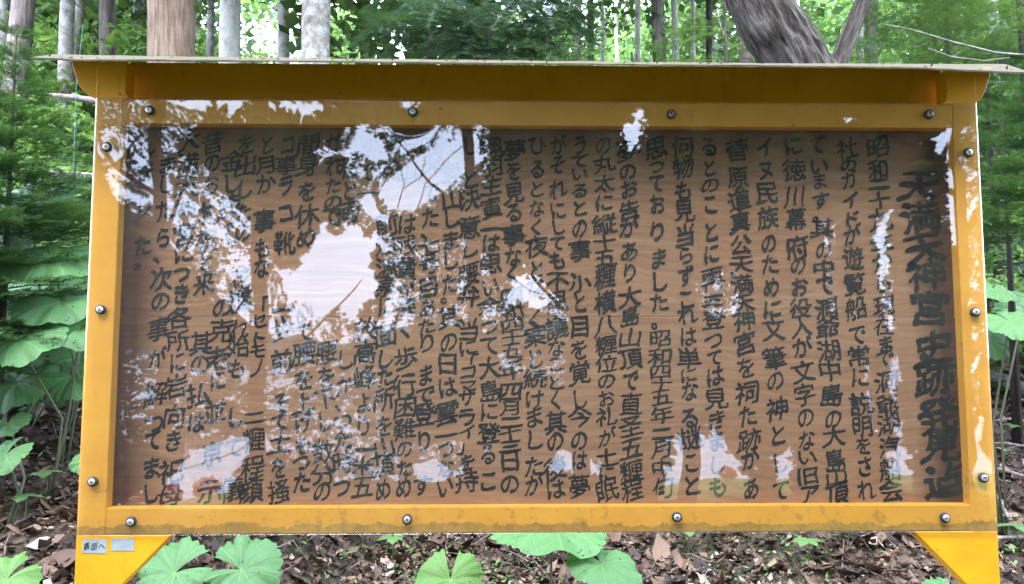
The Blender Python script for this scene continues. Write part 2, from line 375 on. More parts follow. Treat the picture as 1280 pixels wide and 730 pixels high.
for i in range(81):
    x = -1500+37.5*i; h = 60+70*noise.noise(Vector((x*.003, 1, 0)))+25*noise.noise(Vector((x*.012, 5, 0)))
    hv += [(x, -2300, WATER-1), (x, -2400, max(6, h)), (x, -2900, WATER-1)]
    if i: b = 3*i; hf += [(b-3, b, b+1, b-2), (b-2, b+1, b+2, b-1)]
tag(obj('far_shore_hills', pmesh(hv, hf), simple('far_hills', (.05, .09, .09), .9), smooth=True), kind='structure')

# ------------------------------------------------------------------ notice board
ZB = .95; HS = 1.156; W2 = 1.2
YF, YB = .006, .036                      # front of the frame, front of the board behind it
nb = empty('notice_board', (0, 0, 0))
tag(nb, 'long yellow notice board with brushed Japanese writing on brown wood behind a clear sheet', 'notice board')
P_ = lambda px, py, Y=YF: (at(px, py, Y).x, at(px, py, Y).z)
# opening for the writing
ix0, ix1 = (P_(150, 154)[0]+P_(135, 634)[0])/2, (P_(1190, 160)[0]+P_(1215, 632)[0])/2
iz1, iz0 = (P_(150, 154)[1]+P_(1190, 160)[1])/2, (P_(135, 634)[1]+P_(1215, 632)[1])/2
ox = W2+.006; top_z = ZB+HS
def post_poly(s):
    """front outline of one post: foot, gusset below the board, rounded shoulder above it"""
    xi = abs(ix0 if s < 0 else ix1); xs_ = abs(P_(157, 100)[0]) if s < 0 else abs(P_(1183, 110)[0])
    gx = abs(P_(214, 672)[0]) if s < 0 else abs(P_(1143, 672)[0]); zt = top_z+(.104 if s < 0 else .096)
    pts = [(ox, -.3), (ox, zt), (xs_, zt), (xs_, top_z+.020)]
    for k in range(1, 6):
        a = math.pi/2*k/6; pts.append((xs_-.018*(1-math.cos(a)), top_z+.020-.018*math.sin(a)))
    pts += [(xs_-.018, top_z+.0005), (xi, top_z-.001), (xi, ZB+.0005), (gx, ZB-.0005), (xi, ZB-(xi-gx)*1.02), (xi, -.3)]
    return [(s*a, b) for a, b in pts]
for s in (-1, 1):
    pl = post_poly(s)
    me = prism(pl, YF, YF+.05); me = bevelled(me, .0018, 1)
    o = obj('post', me, M['paint_grime'], nb)
    # curved bracket that carries the roof outside the post
    zt = top_z+.118; xo = ox; w = .062
    pix = [(87, 71.5), (88, 75), (92, 90), (96, 103), (102, 112), (111, 119.5), (117, 122)] if s < 0 else [(1241, 84), (1240, 88), (1236.5, 101), (1233, 113), (1228.5, 122), (1223, 127)]
    cv = [(abs(at(a, b, YF).x), at(a, b, YF).z) for a, b in pix]
    cv = [(ox-.001, cv[-1][1])]+cv[::-1]+[(ox-.001, cv[0][1])]
    me = prism([(s*a, b) for a, b in cv], YF+.004, YF+.012); obj('roof_bracket', bevelled(me, .001, 1), M['paint'], nb)
me = pmesh(*box_vf(ix0-.0, ix1+.0, YF+.001, YF+.04, iz1, top_z-.0012)); obj('top_rail', bevelled(me, .0025), M['paint_grime'], nb)
me = pmesh(*box_vf(ix0, ix1, YF+.001, YF+.04, ZB+.0012, iz0)); obj('bottom_rail', bevelled(me, .0025), M['paint_grime'], nb)
# recessed beam under the roof
me = pmesh(*box_vf(-ox+.05, ox-.05, YF+.075, YF+.125, top_z-.03, top_z+.131)); obj('roof_beam', bevelled(me, .003), M['paint'], nb)
# roof sheet: thin, falling towards the front, its eave sagging at the right
def along(pl, t):
    x = pl[0][0]+(pl[-1][0]-pl[0][0])*t
    return x, float(np.interp(x, [q[0] for q in pl], [q[1] for q in pl]))
EAVE = [(38, 71.5), (89, 74), (290, 75), (640, 78.5), (960, 81.5), (1140, 84), (1292, 91)]
RIDGE = [(66, 68), (290, 71.5), (640, 75.5), (960, 79), (1140, 79.6), (1256, 80)]
nseg = 90; V = []; Fc = []
for i in range(nseg+1):
    t = i/nseg
    for pl, yy in ((EAVE, -.14), (RIDGE, .26)):
        p_ = at(*along(pl, t), yy); wv = .0012*noise.noise(Vector((t*30, yy, 0)))+.0006*noise.noise(Vector((t*160, yy, 0)))
        V += [(p_.x, p_.y, p_.z+wv), (p_.x, p_.y, p_.z+wv-.0045)]
for i in range(nseg):
    b = 4*i
    Fc += [(b, b+4, b+6, b+2), (b+1, b+3, b+7, b+5), (b, b+1, b+5, b+4), (b+2, b+6, b+7, b+3)]
Fc += [(0, 2, 3, 1), (4*nseg, 4*nseg+1, 4*nseg+3, 4*nseg+2)]
obj('roof_sheet', pmesh(V, Fc), M['roof'], nb)
# the wooden board: two planks with an open seam
seam = at(700, 396, YB).z
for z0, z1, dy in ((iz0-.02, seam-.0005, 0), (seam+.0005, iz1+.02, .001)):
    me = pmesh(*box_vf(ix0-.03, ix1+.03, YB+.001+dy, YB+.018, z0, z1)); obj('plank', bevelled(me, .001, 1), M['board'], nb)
# clear sheet screwed over the frame, slightly buckled
BOLTS = [(187, 138), (516, 140), (839, 143), (1161, 143), (134, 184), (126, 387), (116, 602), (1210, 191), (1219, 390), (1229, 597), (164, 652), (509, 649), (846, 646), (1181, 647)]
bpos = [(at(a, b, 0).x, at(a, b, 0).z) for a, b in BOLTS]
NXP, NZP = 420, 210
gx = np.linspace(-W2, W2, NXP); gzv = np.linspace(ZB, ZB+HS, NZP); GX, GZ = np.meshgrid(gx, gzv)
def sines(X, Z, seed, n, fmin, fmax, amp):
    r = np.random.default_rng(seed); o = np.zeros_like(X)
    for _ in range(n):
        f = r.uniform(fmin, fmax); a = r.uniform(0, 2*np.pi); ph = r.uniform(0, 6.3)
        o += np.sin(f*(X*np.cos(a)*.9+Z*np.sin(a))+ph)/f
    return o*amp
buck = sines(GX, GZ, 3, 7, 5, 14, .0013)+sines(GX, GZ, 4, 9, 20, 40, .0009)
for k, (bx, bz) in enumerate(bpos):
    d = np.hypot(GX-bx, GZ-bz); big = 3. if k == 1 else 1.
    big = big if k == 1 else .35; buck += .0007*big*np.exp(-(d/.045)**2) - .0004*big*np.exp(-(d/.10)**2)
V0 = np.stack([GX, buck-buck.max()-.001, GZ], -1).reshape(-1, 3); V1 = V0+np.array([0, .003, 0])
i, j = np.meshgrid(np.arange(NXP-1), np.arange(NZP-1)); a = (j*NXP+i).ravel()
q = np.stack([a, a+1, a+1+NXP, a+NXP], 1); nV = NXP*NZP
ring = [k for k in range(NXP)]+[k*NXP+NXP-1 for k in range(1, NZP)]+[(NZP-1)*NXP+k for k in range(NXP-2, -1, -1)]+[k*NXP for k in range(NZP-2, 0, -1)]
ring = np.array(ring); r2 = np.roll(ring, -1)
side = np.stack([ring, ring+nV, r2+nV, r2], 1)
me = amesh(np.concatenate([V0, V1]), np.concatenate([q, q[:, ::-1]+nV, side]))
sm = np.ones(len(me.polygons), bool); sm[-len(side):] = False; me.polygons.foreach_set('use_smooth', sm)
pane = obj('clear_sheet', me, M['pane'], nb)
ymin = float((buck-buck.max()).min())
# bolts: black washer with a steel cross-head screw
def disc(r_in, prof, seg=20):
    V = []; Fc = []
    for r, y in prof:
        for k in range(seg): V.append((r*math.cos(2*math.pi*k/seg), y, r*math.sin(2*math.pi*k/seg)))
    for j in range(len(prof)-1):
        for k in range(seg): k2 = (k+1) % seg; Fc.append((j*seg+k, j*seg+k2, (j+1)*seg+k2, (j+1)*seg+k))
    Fc.append(tuple((len(prof)-1)*seg+k for k in range(seg)))
    return V, Fc
wm = pmesh(*disc(0, [(.0146, 0.004), (.0149, -.001), (.0138, -.0030), (.009, -.0036)])); wm.materials.append(M['washer'])
sp = disc(0, [(.0094, -.003), (.0092, -.0056), (.0078, -.0066), (.004, -.0068)])
slot = join([box_vf(-.0035, .0035, -.0073, -.0066, -.0008, .0008), box_vf(-.0008, .0008, -.0074, -.0066, -.0035, .0035)])
smesh = pmesh(*sp); smesh.materials.append(M['screw']); slm = pmesh(*slot); slm.materials.append(M['washer'])
for me_ in (wm, smesh): me_.polygons.foreach_set('use_smooth', np.ones(len(me_.polygons), bool))
for k, (bx, bz) in enumerate(bpos):
    yy = float(V0.reshape(NZP, NXP, 3)[min(NZP-1, int((bz-ZB)/HS*(NZP-1))), min(NXP-1, int((bx+W2)/(2*W2)*(NXP-1))), 1])
    b = link(bpy.data.objects.new('washer', wm), nb); b.location = (bx, yy, bz)
    b.scale = (random.uniform(.85, .95), 1, random.uniform(.85, .95)); b.rotation_euler = (random.uniform(-.09, .09), 0, random.uniform(-.09, .09)); h = link(bpy.data.objects.new('screw_head', smesh), b); h.rotation_euler.y = k*1.3
    h2 = link(bpy.data.objects.new('cross_slot', slm), b); h2.rotation_euler.y = k*1.3
# little labels stuck on the left post below the sheet
for (a, b, c, d, rot) in ((103, 674, 134, 691.5, .03), (139.5, 673, 168, 688.5, -.02)):
    p0, p1 = at(a, d, YF), at(c, b, YF)
    me = pmesh(*box_vf(p0.x, p1.x, YF-.0012, YF-.0002, p0.z, p1.z)); o = obj('tape_label', me, M['tape'], nb)
    o['label'] = 'silvery tape with small handwriting' if a < 110 else 'silvery tape with faded writing'

# ------------------------------------------------------------------ brush writing
GLY = {}
def glyph(ch):
    if ch not in GLY:
        c = bpy.data.curves.new('writing', 'FONT'); c.body = ch; c.resolution_u = 3; c.offset = .004
        o = bpy.data.objects.new('writing', c); COL.objects.link(o)
        dg = bpy.context.evaluated_depsgraph_get(); me = bpy.data.meshes.new_from_object(o.evaluated_get(dg))
        import bmesh
        bm = bmesh.new(); bm.from_mesh(me)
        bmesh.ops.remove_doubles(bm, verts=bm.verts, dist=.0005); bm.verts.index_update()
        for _ in range(2):
            ed = [e for e in bm.edges if e.calc_length() > .11]
            if ed: bmesh.ops.subdivide_edges(bm, edges=ed, cuts=1)
        bmesh.ops.triangulate(bm, faces=bm.faces); bm.verts.index_update(); bm.verts.ensure_lookup_table()
        bm.normal_update(); nv = np.zeros((len(bm.verts), 2))
        for e in bm.edges:
            if len(e.link_faces) == 1:
                p, q = e.verts[0].co, e.verts[1].co; c_ = e.link_faces[0].calc_center_median(); nn = np.array([q.y-p.y, p.x-q.x]); nn /= max(1e-6, np.linalg.norm(nn))
                if nn @ np.array([c_.x-p.x, c_.y-p.y]) > 0: nn = -nn
                nv[e.verts[0].index] += nn; nv[e.verts[1].index] += nn
        nv /= np.maximum(np.linalg.norm(nv, axis=1, keepdims=True), .6)
        GLY[ch] = (np.array([v.co[:2] for v in bm.verts]), [tuple(v.index for v in f.verts) for f in bm.faces], nv)
        bm.free(); bpy.data.objects.remove(o); bpy.data.curves.remove(c); bpy.data.meshes.remove(me)
    return GLY[ch]
def brush_char(ch, cx_, cz_, w, h, heavy, rg, y0, out, clean=False):
    v, f, nv = glyph(ch); q1, q2 = rg.uniform(0, 6.3, 2)
    wid_ = heavy*(.25+1.25*np.abs(nv[:, 0]*.45+nv[:, 1]*.89))+.011*(np.sin(9*v[:, 0]+q1)*np.cos(8*v[:, 1]+q2))*(0 if clean else 1)
    v = v+nv*wid_[:, None]; x = v[:, 0]-.5; z = v[:, 1]-.36
    ph = rg.uniform(0, 6.3, 6); A = 0. if clean else 1.
    # hand movement: slow warps of the whole sign, uneven stroke edges
    x2 = x+A*(.032*np.sin(4.5*z+ph[0])+.014*np.sin(9*z+5*x+ph[1])+.010*np.sin(31*x+27*z+ph[4]))
    z2 = z+A*(.032*np.sin(4.0*x+ph[2])+.014*np.sin(8*x-6*z+ph[3])+.010*np.sin(29*x-33*z+ph[5]))
    z2 = z2+A*(.17+rg.uniform(-.05, .05))*x; x2 = x2+A*rg.uniform(-.06, .02)*z
    rot = A*rg.uniform(-.05, .05); c, s = math.cos(rot), math.sin(rot)
    x3, z3 = x2*c-z2*s, x2*s+z2*c
    offs = [(0, 0)]
    for q, (dx, dz) in enumerate(offs):
        o = len(out[0])
        yy = y0-.00012*(q+1)
        out[0] += [(cx_+(a+dx)*w, yy, cz_+(b+dz)*h) for a, b in zip(x3, z3)]
        out[1] += [tuple(i+o for i in t) for t in f]
KAN = lambda ch: ord(ch) >= 0x4e00
COLS = [  # x at the top, x at the bottom (measured at heights 180 and 613), then characters with their heights
 (1143, 1182, '天232 満272 天311 神345 宮386 史437 跡474 発519 見558 迠600', 1.62),
 (1097, 1114, '昭184 和213 二230 十251 九275 年306 か328 ら355 現383 在408 ま430 で449 洞478 爺505 湖531 汽560 船588 会613', 1),
 (1059, 1083, '社186 の206 ガ225 イ251 ド273 が294 遊323 覧355 船386 で419 常446 に472 説505 明533 を558 さ583 れ613', 1),
 (1022, 1046, 'て182 い208 ま227 す251 。266 其285 の312 中335 で357 洞386 爺410 湖439 中464 島494 の524 大545 島576 山597 頂618', 1),
 (991, 1011, 'に182 徳213 川246 幕275 府309 の331 お359 役386 人410 が435 文465 字494 の522 な551 い572 旧595 ア618', 1),
 (956, 976, 'イ184 ヌ212 民241 族273 の304 た331 め359 に386 文412 筆448 の476 神512 と545 し580 て613', 1),
 (921, 939, '菅189 原222 道251 真278 公306 天330 満355 天379 神401 宮430 を460 祠492 た521 跡551 が574 あ611', 1),
 (886, 898, 'る184 と210 の232 こ256 と290 に318 再349 三376 登400 つ426 て448 は471 見499 き526 ま552 し580 も608', 1),
 (853, 865, '何184 物210 も239 見263 当295 ら319 ず345 こ374 れ394 は421 単449 に469 な490 る522 謎548 こ578 と608', 1),
 (820, 829, '思186 つ208 て229 お256 り289 ま323 し352 た378 。400 昭423 和446 四465 十480 五497 年519 二542 月561 中586 旬611', 1),
 (785, 790, '夢189 の215 お237 告263 が284 あ314 り342 大371 島396 山423 頂449 で476 直506 圣533 五561 糎590 程613', 1),
 (755, 759, 'の181 丸205 太229 に253 縦280 十302 五323 糎347 横378 八407 糎432 位455 の476 お499 礼522 が547 土572 に592 眠613', 1),
 (725, 724, 'う181 て201 い218 る239 と261 の285 事314 、337 小355 と378 目408 を437 覚467 し499 今522 の551 は576 夢609', 1),
 (698, 694, 'が182 そ206 れ236 に263 し284 て304 も326 不352 思379 議410 な435 こ456 と478 く500 其529 の552 後586 は611', 1),
 (672, 667, 'ひ182 る212 と236 な261 く285 夜309 と337 な359 く400 案421 じ449 続474 け499 ま522 し551 た583 が606', 1),
 (643, 637, '夢188 を213 見242 る266 事294 な321 く343 昭373 和391 四407 十423 五439 年462 四490 月510 二528 十542 三558 日577 の606', 1),
 (615, 610, '翔186 羽210 生232 寅260 一287 は304 思331 い359 余383 つ408 て432 大460 島489 に515 登542 る569 こ601', 1),
 (588, 583, 'し181 と225 決249 意284 し311 腰343 弁371 当412 に435 「453 コ465 マ483 ザ497 ラ522 イ540 」558 を579 持602', 1),
 (566, 556, 'つ181 登215 山249 し273 ま301 し325 た355 。369 其398 の428 日455 は485 雲517 一545 つ561 な586 い608', 1),
 (540, 528, '晴184 天205 で240 た273 、289 七307 号330 目359 あ386 た408 り430 ま469 で494 登519 り551 す608', 1),
 (509, 505, '街184 山213 は280 残307 雪335 が362 深386 く412 歩448 行483 困510 難537 の561 た586 め609', 1),
 (485, 479, '南181 向212 前280 泊307 温335 泉359 に383 面419 し448 た471 所499 を533 山560 頂583 め613', 1),
 (461, 453, 'か179 つ201 て218 一242 放412 高442 峰472 よ504 り533 一563 米583 五609', 1),
 (438, 427, '種208 と239 雨266 し451 か483 、503 つ526 た551 時579 つ609', 1),
 (418, 403, 'か179 れ208 た232 の253 で270 腰440 を472 下499 し526 数565 分593 の615', 1),
 (385, 377, '間181 身206 を239 休270 め297 い394 て416 腰443 を476 上504 げ528 も556 つ579 た604', 1),
 (359, 348, 'コ181 事206 ラ232 コ266 靴304 一387 歩412 前453 そ505 て528 土554 を586 掻615', 1),
 (334, 314, 'と181 月206 か230 事277 も311 な335 「385 セ401 ト423 モ439 ノ460 二522 糎551 程585 顔615', 1),
 (308, 290, 'を181 出208 し237 た265 の290 花349 慣376 れ412 始433 も462 し522 て560 儀613', 1),
 (292, 262, '金201 し229 持256 つ275 て292 の385 克414 老449 に476 並515 京567 示615', 1),
 (266, 240, '昔179 の203 お232 札267 祝301 と328 来355 其430 の456 払494 は529', 1),
 (236, 213, '大176 満205 天232 神263 宮294 に318 つ342 き368 各398 所426 に453 岩483 向521 き551 祀590 母620', 1),
 (210, 188, 'し182 ま206 し230 た263 ら297 、318 次349 の376 事412 が448 解494 つ529 て551 ま586 し618', 1),
 (183, 168, 'し184 ま215 し256 た307 。326', 1),
]
for ci, (xt, xb, s, big) in enumerate(COLS):
    rg = np.random.default_rng(100+ci); outp = [[], []]
    items = [(w[0], float(w[1:])) for w in s.split()]
    for k, (ch, y) in enumerate(items):
        x = xt+(xb-xt)*(y-180)/433
        p_ = at(x, y, YB)
        prev = y-items[k-1][1] if k else 30; nxt = items[k+1][1]-y if k+1 < len(items) else 30
        gap = min(40*big, max(prev, nxt, 20)); sc = p_.y-CY
        ppm = F_PX/sc
        if big > 1: w, h, hv_ = 54, min(46, gap*1.05), .028
        elif ch in '。、': w, h, hv_ = 24, 24, .03
        elif ch in '一二三': w, h, hv_ = 29, 17, .06
        elif KAN(ch): w, h, hv_ = 30*rg.uniform(.92, 1.1), min(31, gap*1.0), .018
        else: w, h, hv_ = 25*rg.uniform(.85, 1.1), min(28, gap*.97), .024
        brush_char(ch, p_.x, p_.z, w/ppm, h/ppm, hv_*rg.uniform(.6, 1.3), rg, YB+.0005, outp)
    o = obj('lettering', pmesh(*outp), M['ink'], nb)
    if ci == 0: o['label'] = 'large brushed title at the right edge'
outp = [[], []]; rg = np.random.default_rng(5)
for k, ch in enumerate('裏面へ'):
    p_ = at(108.5+k*9.5, 683, YF); brush_char(ch, p_.x, p_.z, .018, .020, .01, rg, YF-.0013, outp)
obj('lettering', pmesh(*outp), M['washer'], nb)['label'] = 'tiny handwriting on the tape'

# ------------------------------------------------------------------ plants: fir branches
def fir_branch(L=.5, ntw=9, seed=0, needle=.022, dens=2.0, droop=.12, nw=.0022):
    """one flat fir branch along +X: twigs both sides, needles as thin triangles"""
    r = np.random.default_rng(seed); segs = []
    ax = lambda t: np.array([L*t, .02*math.sin(3*t+seed), -droop*L*t*t])
    segs.append((ax(0), ax(.5))); segs.append((ax(.5), ax(1.)))
    for k in range(ntw):
        t = .12+.82*k/ntw
        for s in (-1, 1):
            l = L*.52*(1-t)**.75*r.uniform(.8, 1.15)+.03; a = math.radians(r.uniform(42, 58))
            p0 = ax(t+r.uniform(-.02, .02)); d = np.array([math.cos(a), s*math.sin(a), r.uniform(-.15, .12)])
            p1 = p0+d*l; p1[2] -= droop*l*.6; segs.append((p0, p1))
            if l > .11:
                for t2 in (.35, .6, .8):
                    for s2 in (-1, 1):
                        q0 = p0+(p1-p0)*t2; a2 = math.atan2(d[1], d[0])+s2*math.radians(45); l2 = l*.42*(1.1-t2)
                        segs.append((q0, q0+np.array([math.cos(a2), math.sin(a2), -.05])*l2))
    V = []; Fc = []; R = []
    for p0, p1 in segs:
        d = p1-p0; l = np.linalg.norm(d); d = d/l; n_ = max(3, int(l/needle*dens*3))
        s = np.cross(d, [0, 0, 1.]); s /= np.linalg.norm(s); u = np.cross(s, d)
        o = len(V); tw = .0018
        V += [p0-s*tw, p0+s*tw, p1]; Fc.append((o, o+1, o+2)); R.append(.0)
        for i in range(n_):
            t = (i+r.uniform(0, 1))/n_; b = p0+(p1-p0)*t; sg = 1 if i % 2 else -1
            dd = d*.55+s*sg*.85+u*r.uniform(-.15, .5); dd /= np.linalg.norm(dd)
            ln = needle*r.uniform(.75, 1.15); w = d*nw
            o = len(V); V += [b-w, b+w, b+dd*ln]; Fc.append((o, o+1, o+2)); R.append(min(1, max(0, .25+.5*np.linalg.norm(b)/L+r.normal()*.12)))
    return amesh(V, Fc, R)
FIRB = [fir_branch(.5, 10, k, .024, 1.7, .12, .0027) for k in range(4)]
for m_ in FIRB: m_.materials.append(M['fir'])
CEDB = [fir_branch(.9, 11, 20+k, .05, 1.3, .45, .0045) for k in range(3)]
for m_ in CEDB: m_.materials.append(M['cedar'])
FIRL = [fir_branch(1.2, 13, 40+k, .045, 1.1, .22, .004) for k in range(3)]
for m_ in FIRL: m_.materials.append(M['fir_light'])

def put_branch(mesh, parent, base, az, pitch, roll=0, scale=1., name='branch'):
    o = bpy.data.objects.new(name, mesh); link(o, parent)
    o.matrix_parent_inverse = Matrix(); o.location = base
    o.rotation_euler = (Matrix.Rotation(az, 3, 'Z') @ Matrix.Rotation(-pitch, 3, 'Y') @ Matrix.Rotation(roll, 3, 'X')).to_euler()
    o.scale = (scale,)*3; return o
def fir_sapling(x, y, ztip, label, group='young firs beside the board', blen=.55, gap=.2, zlow=.5, seed=0, per=5):
    z0 = gz(x, y); r = random.Random(seed); t = empty('fir_sapling', (x, y, z0)); tag(t, label, 'fir', group)
    H = ztip-z0
    v, f = tube([(0, 0, -.1), (.01, 0, H*.5), (0, .01, H)], [.022+.006*H, .012+.002*H, .003], 7)
    obj('trunk', pmesh(v, f), M['bark_dark'], t, True)
    z = H-.06; k = 0
    while z > zlow:
        fr2 = (H-z)/H; L = min(blen, .10+(H-z)*.42)
        for i in range(per):
            put_branch(r.choice(FIRB), t, (0, 0, z+r.uniform(-.03, .03)), i*2*math.pi/per+k*1.1+r.uniform(-.25, .25), .55-fr2*.75+r.uniform(-.1, .1), r.uniform(-.2, .2), L/.5*r.uniform(.85, 1.15))
        z -= gap*(1+.3*fr2); k += 1
    return t
# left and right of the board
p_ = at(20, 35, 2.3); fir_sapling(p_.x, 2.3, p_.z, 'young fir with layered branches left of the board, in front of the grey trunks', blen=.62, gap=.14, zlow=.7, seed=1, per=7)
p_ = at(-40, 60, 2.0); fir_sapling(p_.x, 2.0, p_.z, 'young fir cut off by the left edge of the picture', blen=.5, gap=.15, zlow=.8, seed=2, per=7)
p_ = at(1247, 60, 3.4); fir_sapling(p_.x, 3.4, p_.z, 'slender young fir just right of the roof end with dark thin stem', blen=.45, gap=.22, zlow=1.75, seed=3, per=5)
p_ = at(1310, 40, 2.6); fir_sapling(p_.x, 2.6, p_.z, 'dense young fir at the right edge of the picture', blen=.7, gap=.17, zlow=1.6, seed=4, per=7)
p_ = at(95, 150, 3.6); fir_sapling(p_.x, 3.6, p_.z, 'small fir behind the left post, its tip below the roof', blen=.5, gap=.14, zlow=.5, seed=5, per=6)

# ------------------------------------------------------------------ trees whose trunks stand behind the board
def crown_mesh(seed, n=2600, r=1.6, h=4.2, size=.22):
    rg = np.random.default_rng(seed); k = 46
    c = np.stack([rg.normal(size=k)*r*.55, rg.normal(size=k)*r*.55, rg.uniform(0, h, k)], 1)
    c[:, :2] *= (1-.65*(c[:, 2:3]/h))
    P = c[rg.integers(0, k, n)]+rg.normal(size=(n, 3))*[.42, .42, .26]
    V, Fc = leaves(P, rg.uniform(.6, 1.2, n)*size, .35, .3, rg, .25)
    return amesh(V, Fc, np.repeat(np.clip(.5+rg.normal(size=n)*.22, 0, 1), 2))
CROWN = [crown_mesh(k) for k in range(4)]
for m_ in CROWN: m_.materials.append(M['crown'])
PALEC = [crown_mesh(10+k, 2600, 1.9, 3.4, .2) for k in range(3)]
for m_ in PALEC: m_.materials.append(M['maple'])
def trunk_tree(px0, px1, wpx, diam, bark, label, seed, low=None, name='forest_tree', cat='tree', cz=None, crown=None, twist=.0, group='trunks of the wood behind the board'):
    """px0 at the picture's top, px1 at the roof line; width in pixels fixes the distance for the given diameter"""
    d = F_PX*diam/wpx; Y = CY+d; a = at(px0, 0, Y); b = at(px1, 110, Y)
    r = random.Random(seed); x0 = b.x+(b.x-a.x)/(a.z-b.z)*(b.z-gz(b.x, Y)); z0 = gz(x0, Y)
    t = empty(name, (x0, Y, z0)); tag(t, label, cat, group)
    sl = (a.x-b.x)/(a.z-b.z); H = max(9., a.z-z0+4); pts = []; rad = []
    nn = 26 if diam > .3 else 14
    for i in range(nn):
        u = i/(nn-1); z = -.3+(H+.3)*u
        pts.append((sl*z+.04*noise.noise(Vector((z*.5, seed, 0))), .04*noise.noise(Vector((z*.5, seed, 9))), z)); rad.append(diam/2*(1.12-.35*u)+.25*diam*math.exp(-max(0, z)*2.2))
    v, f = tube(pts, rad, 20 if diam > .3 else 12, .10, 5.)
    obj('trunk', pmesh(v, f), M[bark], t, True)
    # a few dead stubs
    for i in range(r.randint(1, 4)):
        z = r.uniform(H*.25, H*.8); an = r.uniform(3.3, 6.1); l = r.uniform(.2, .5)
        v, f = tube([(sl*z, 0, z), (sl*z+math.cos(an)*l*.6, math.sin(an)*l*.6, z+.05), (sl*z+math.cos(an)*l, math.sin(an)*l, z+r.uniform(-.15, .2))], [.014, .009, .003], 5)
        obj('dead_branch', pmesh(v, f), M[bark], t)
    cm = crown or CROWN; zc = cz if cz is not None else max(a.z-z0+.8, 4.5)
    o = obj('crown', cm[seed % len(cm)], None, t); o.location = (sl*zc, 0, zc); o.rotation_euler.z = seed*1.7
    s = 1+diam*.6; o.scale = (s, s, s)
    return t
T = trunk_tree
T(3, 1, 16, .22, 'bark_grey', 'grey trunk at the very left edge of the picture', 1)
T(29, 20, 27, .30, 'bark_brown', 'pinkish brown trunk rising behind the young fir on the left', 2)
T(86, 80, 17, .21, 'bark_grey', 'grey trunk, left one of the pair just left of the roof end', 3)
T(101, 86, 13, .17, 'bark_grey', 'thinner grey trunk leaning against its neighbour left of the roof end', 4)
T(134, 134, 18, .24, 'bark_brown', 'slim pinkish brown trunk left of the big red cedar', 5)
T(214, 216, 56, .52, 'bark_cedar', 'big reddish cedar trunk with stringy bark above the left of the roof', 6, 'cedar')
T(264, 262, 9, .12, 'bark_grey', 'thin grey stem right beside the big red cedar', 7)
T(288, 287, 25, .27, 'bark_pale', 'smooth pale grey trunk right of the big red cedar', 8)
T(354, 355, 15, .20, 'bark_pale', 'narrow pale trunk standing alone left of the spotted grey trunk', 9)
T(396, 393, 36, .36, 'bark_grey', 'stout spotted grey trunk above the left half of the roof', 10)
T(457, 458, 16, .24, 'bark_dark', 'dark brown trunk at the left edge of the hanging cedar boughs', 11)
T(530, 531, 30, .36, 'bark_brown', 'brown trunk half hidden behind the hanging cedar boughs', 12, cz=2.6)
T(723, 722, 10, .16, 'bark_grey', 'grey trunk at the right edge of the hanging boughs', 13)
T(739, 739, 9, .15, 'bark_dark', 'thin dark trunk right of the hanging boughs', 14)
T(753, 753, 6, .12, 'bark_pale', 'very thin white trunk above the middle of the roof', 15)
T(797, 797, 8, .16, 'bark_pale', 'thin pale trunk left of the ivy covered one', 16)
ivy_t = T(823, 824, 18, .24, 'bark_dark', 'dark trunk wrapped in climbing ivy', 17)
T(842, 846, 9, .14, 'bark_pale', 'pale slightly leaning trunk right of the ivy covered one', 18)
T(866, 867, 6, .12, 'bark_pale', 'thin pale stem with low foliage around it, right of the leaning pale one', 19)
T(886, 886, 9, .16, 'bark_dark', 'dark slim trunk left of the huge leaning trunk', 20)
T(932, 933, 18, .24, 'bark_brown', 'pale brown straight trunk partly behind the huge leaning trunk', 21)
T(1075, 1075, 9, .15, 'bark_grey', 'pale trunk between the two leaning limbs and the dark trunk', 22)
T(1090, 1089, 17, .24, 'bark_dark', 'dark brown trunk behind the slanting limb on the right', 23)
for k, (px, w, dm) in enumerate(((411, 3.5, .14), (421, 4, .15), (430, 3, .13), (440, 5, .17), (782, 4, .16), (775, 3, .14), (871, 3, .12), (640, 5, .16), (345, 4, .14), (152, 5, .16), (50, 8, .18), (1125, 5, .15), (1165, 5, .16), (1213, 7, .2), (990, 5, .18), (700, 5, .15))):
    T(px, px, w, dm, 'bark_pale' if k % 3 else 'bark_brown', 'thin far trunk among the distant foliage of the wood', 30+k, group='thin far trunks', crown=PALEC if k % 2 else CROWN, cz=4.5+k % 3)

# ivy on the dark trunk
yy = ivy_t.location
r_ = np.random.default_rng(8); n_ = 420; zz = r_.uniform(2.0, 7.5, n_); an = r_.uniform(0, 6.28, n_)
P = np.stack([.17*np.cos(an), .17*np.sin(an), zz], 1)+r_.normal(size=(n_, 3))*.03
V, Fc = leaves(P, r_.uniform(.06, .13, n_), .5, .1, r_, .3)
obj('ivy', amesh(V, Fc, np.repeat(r_.uniform(0, 1, n_), 2)), M['ivy'], ivy_t)

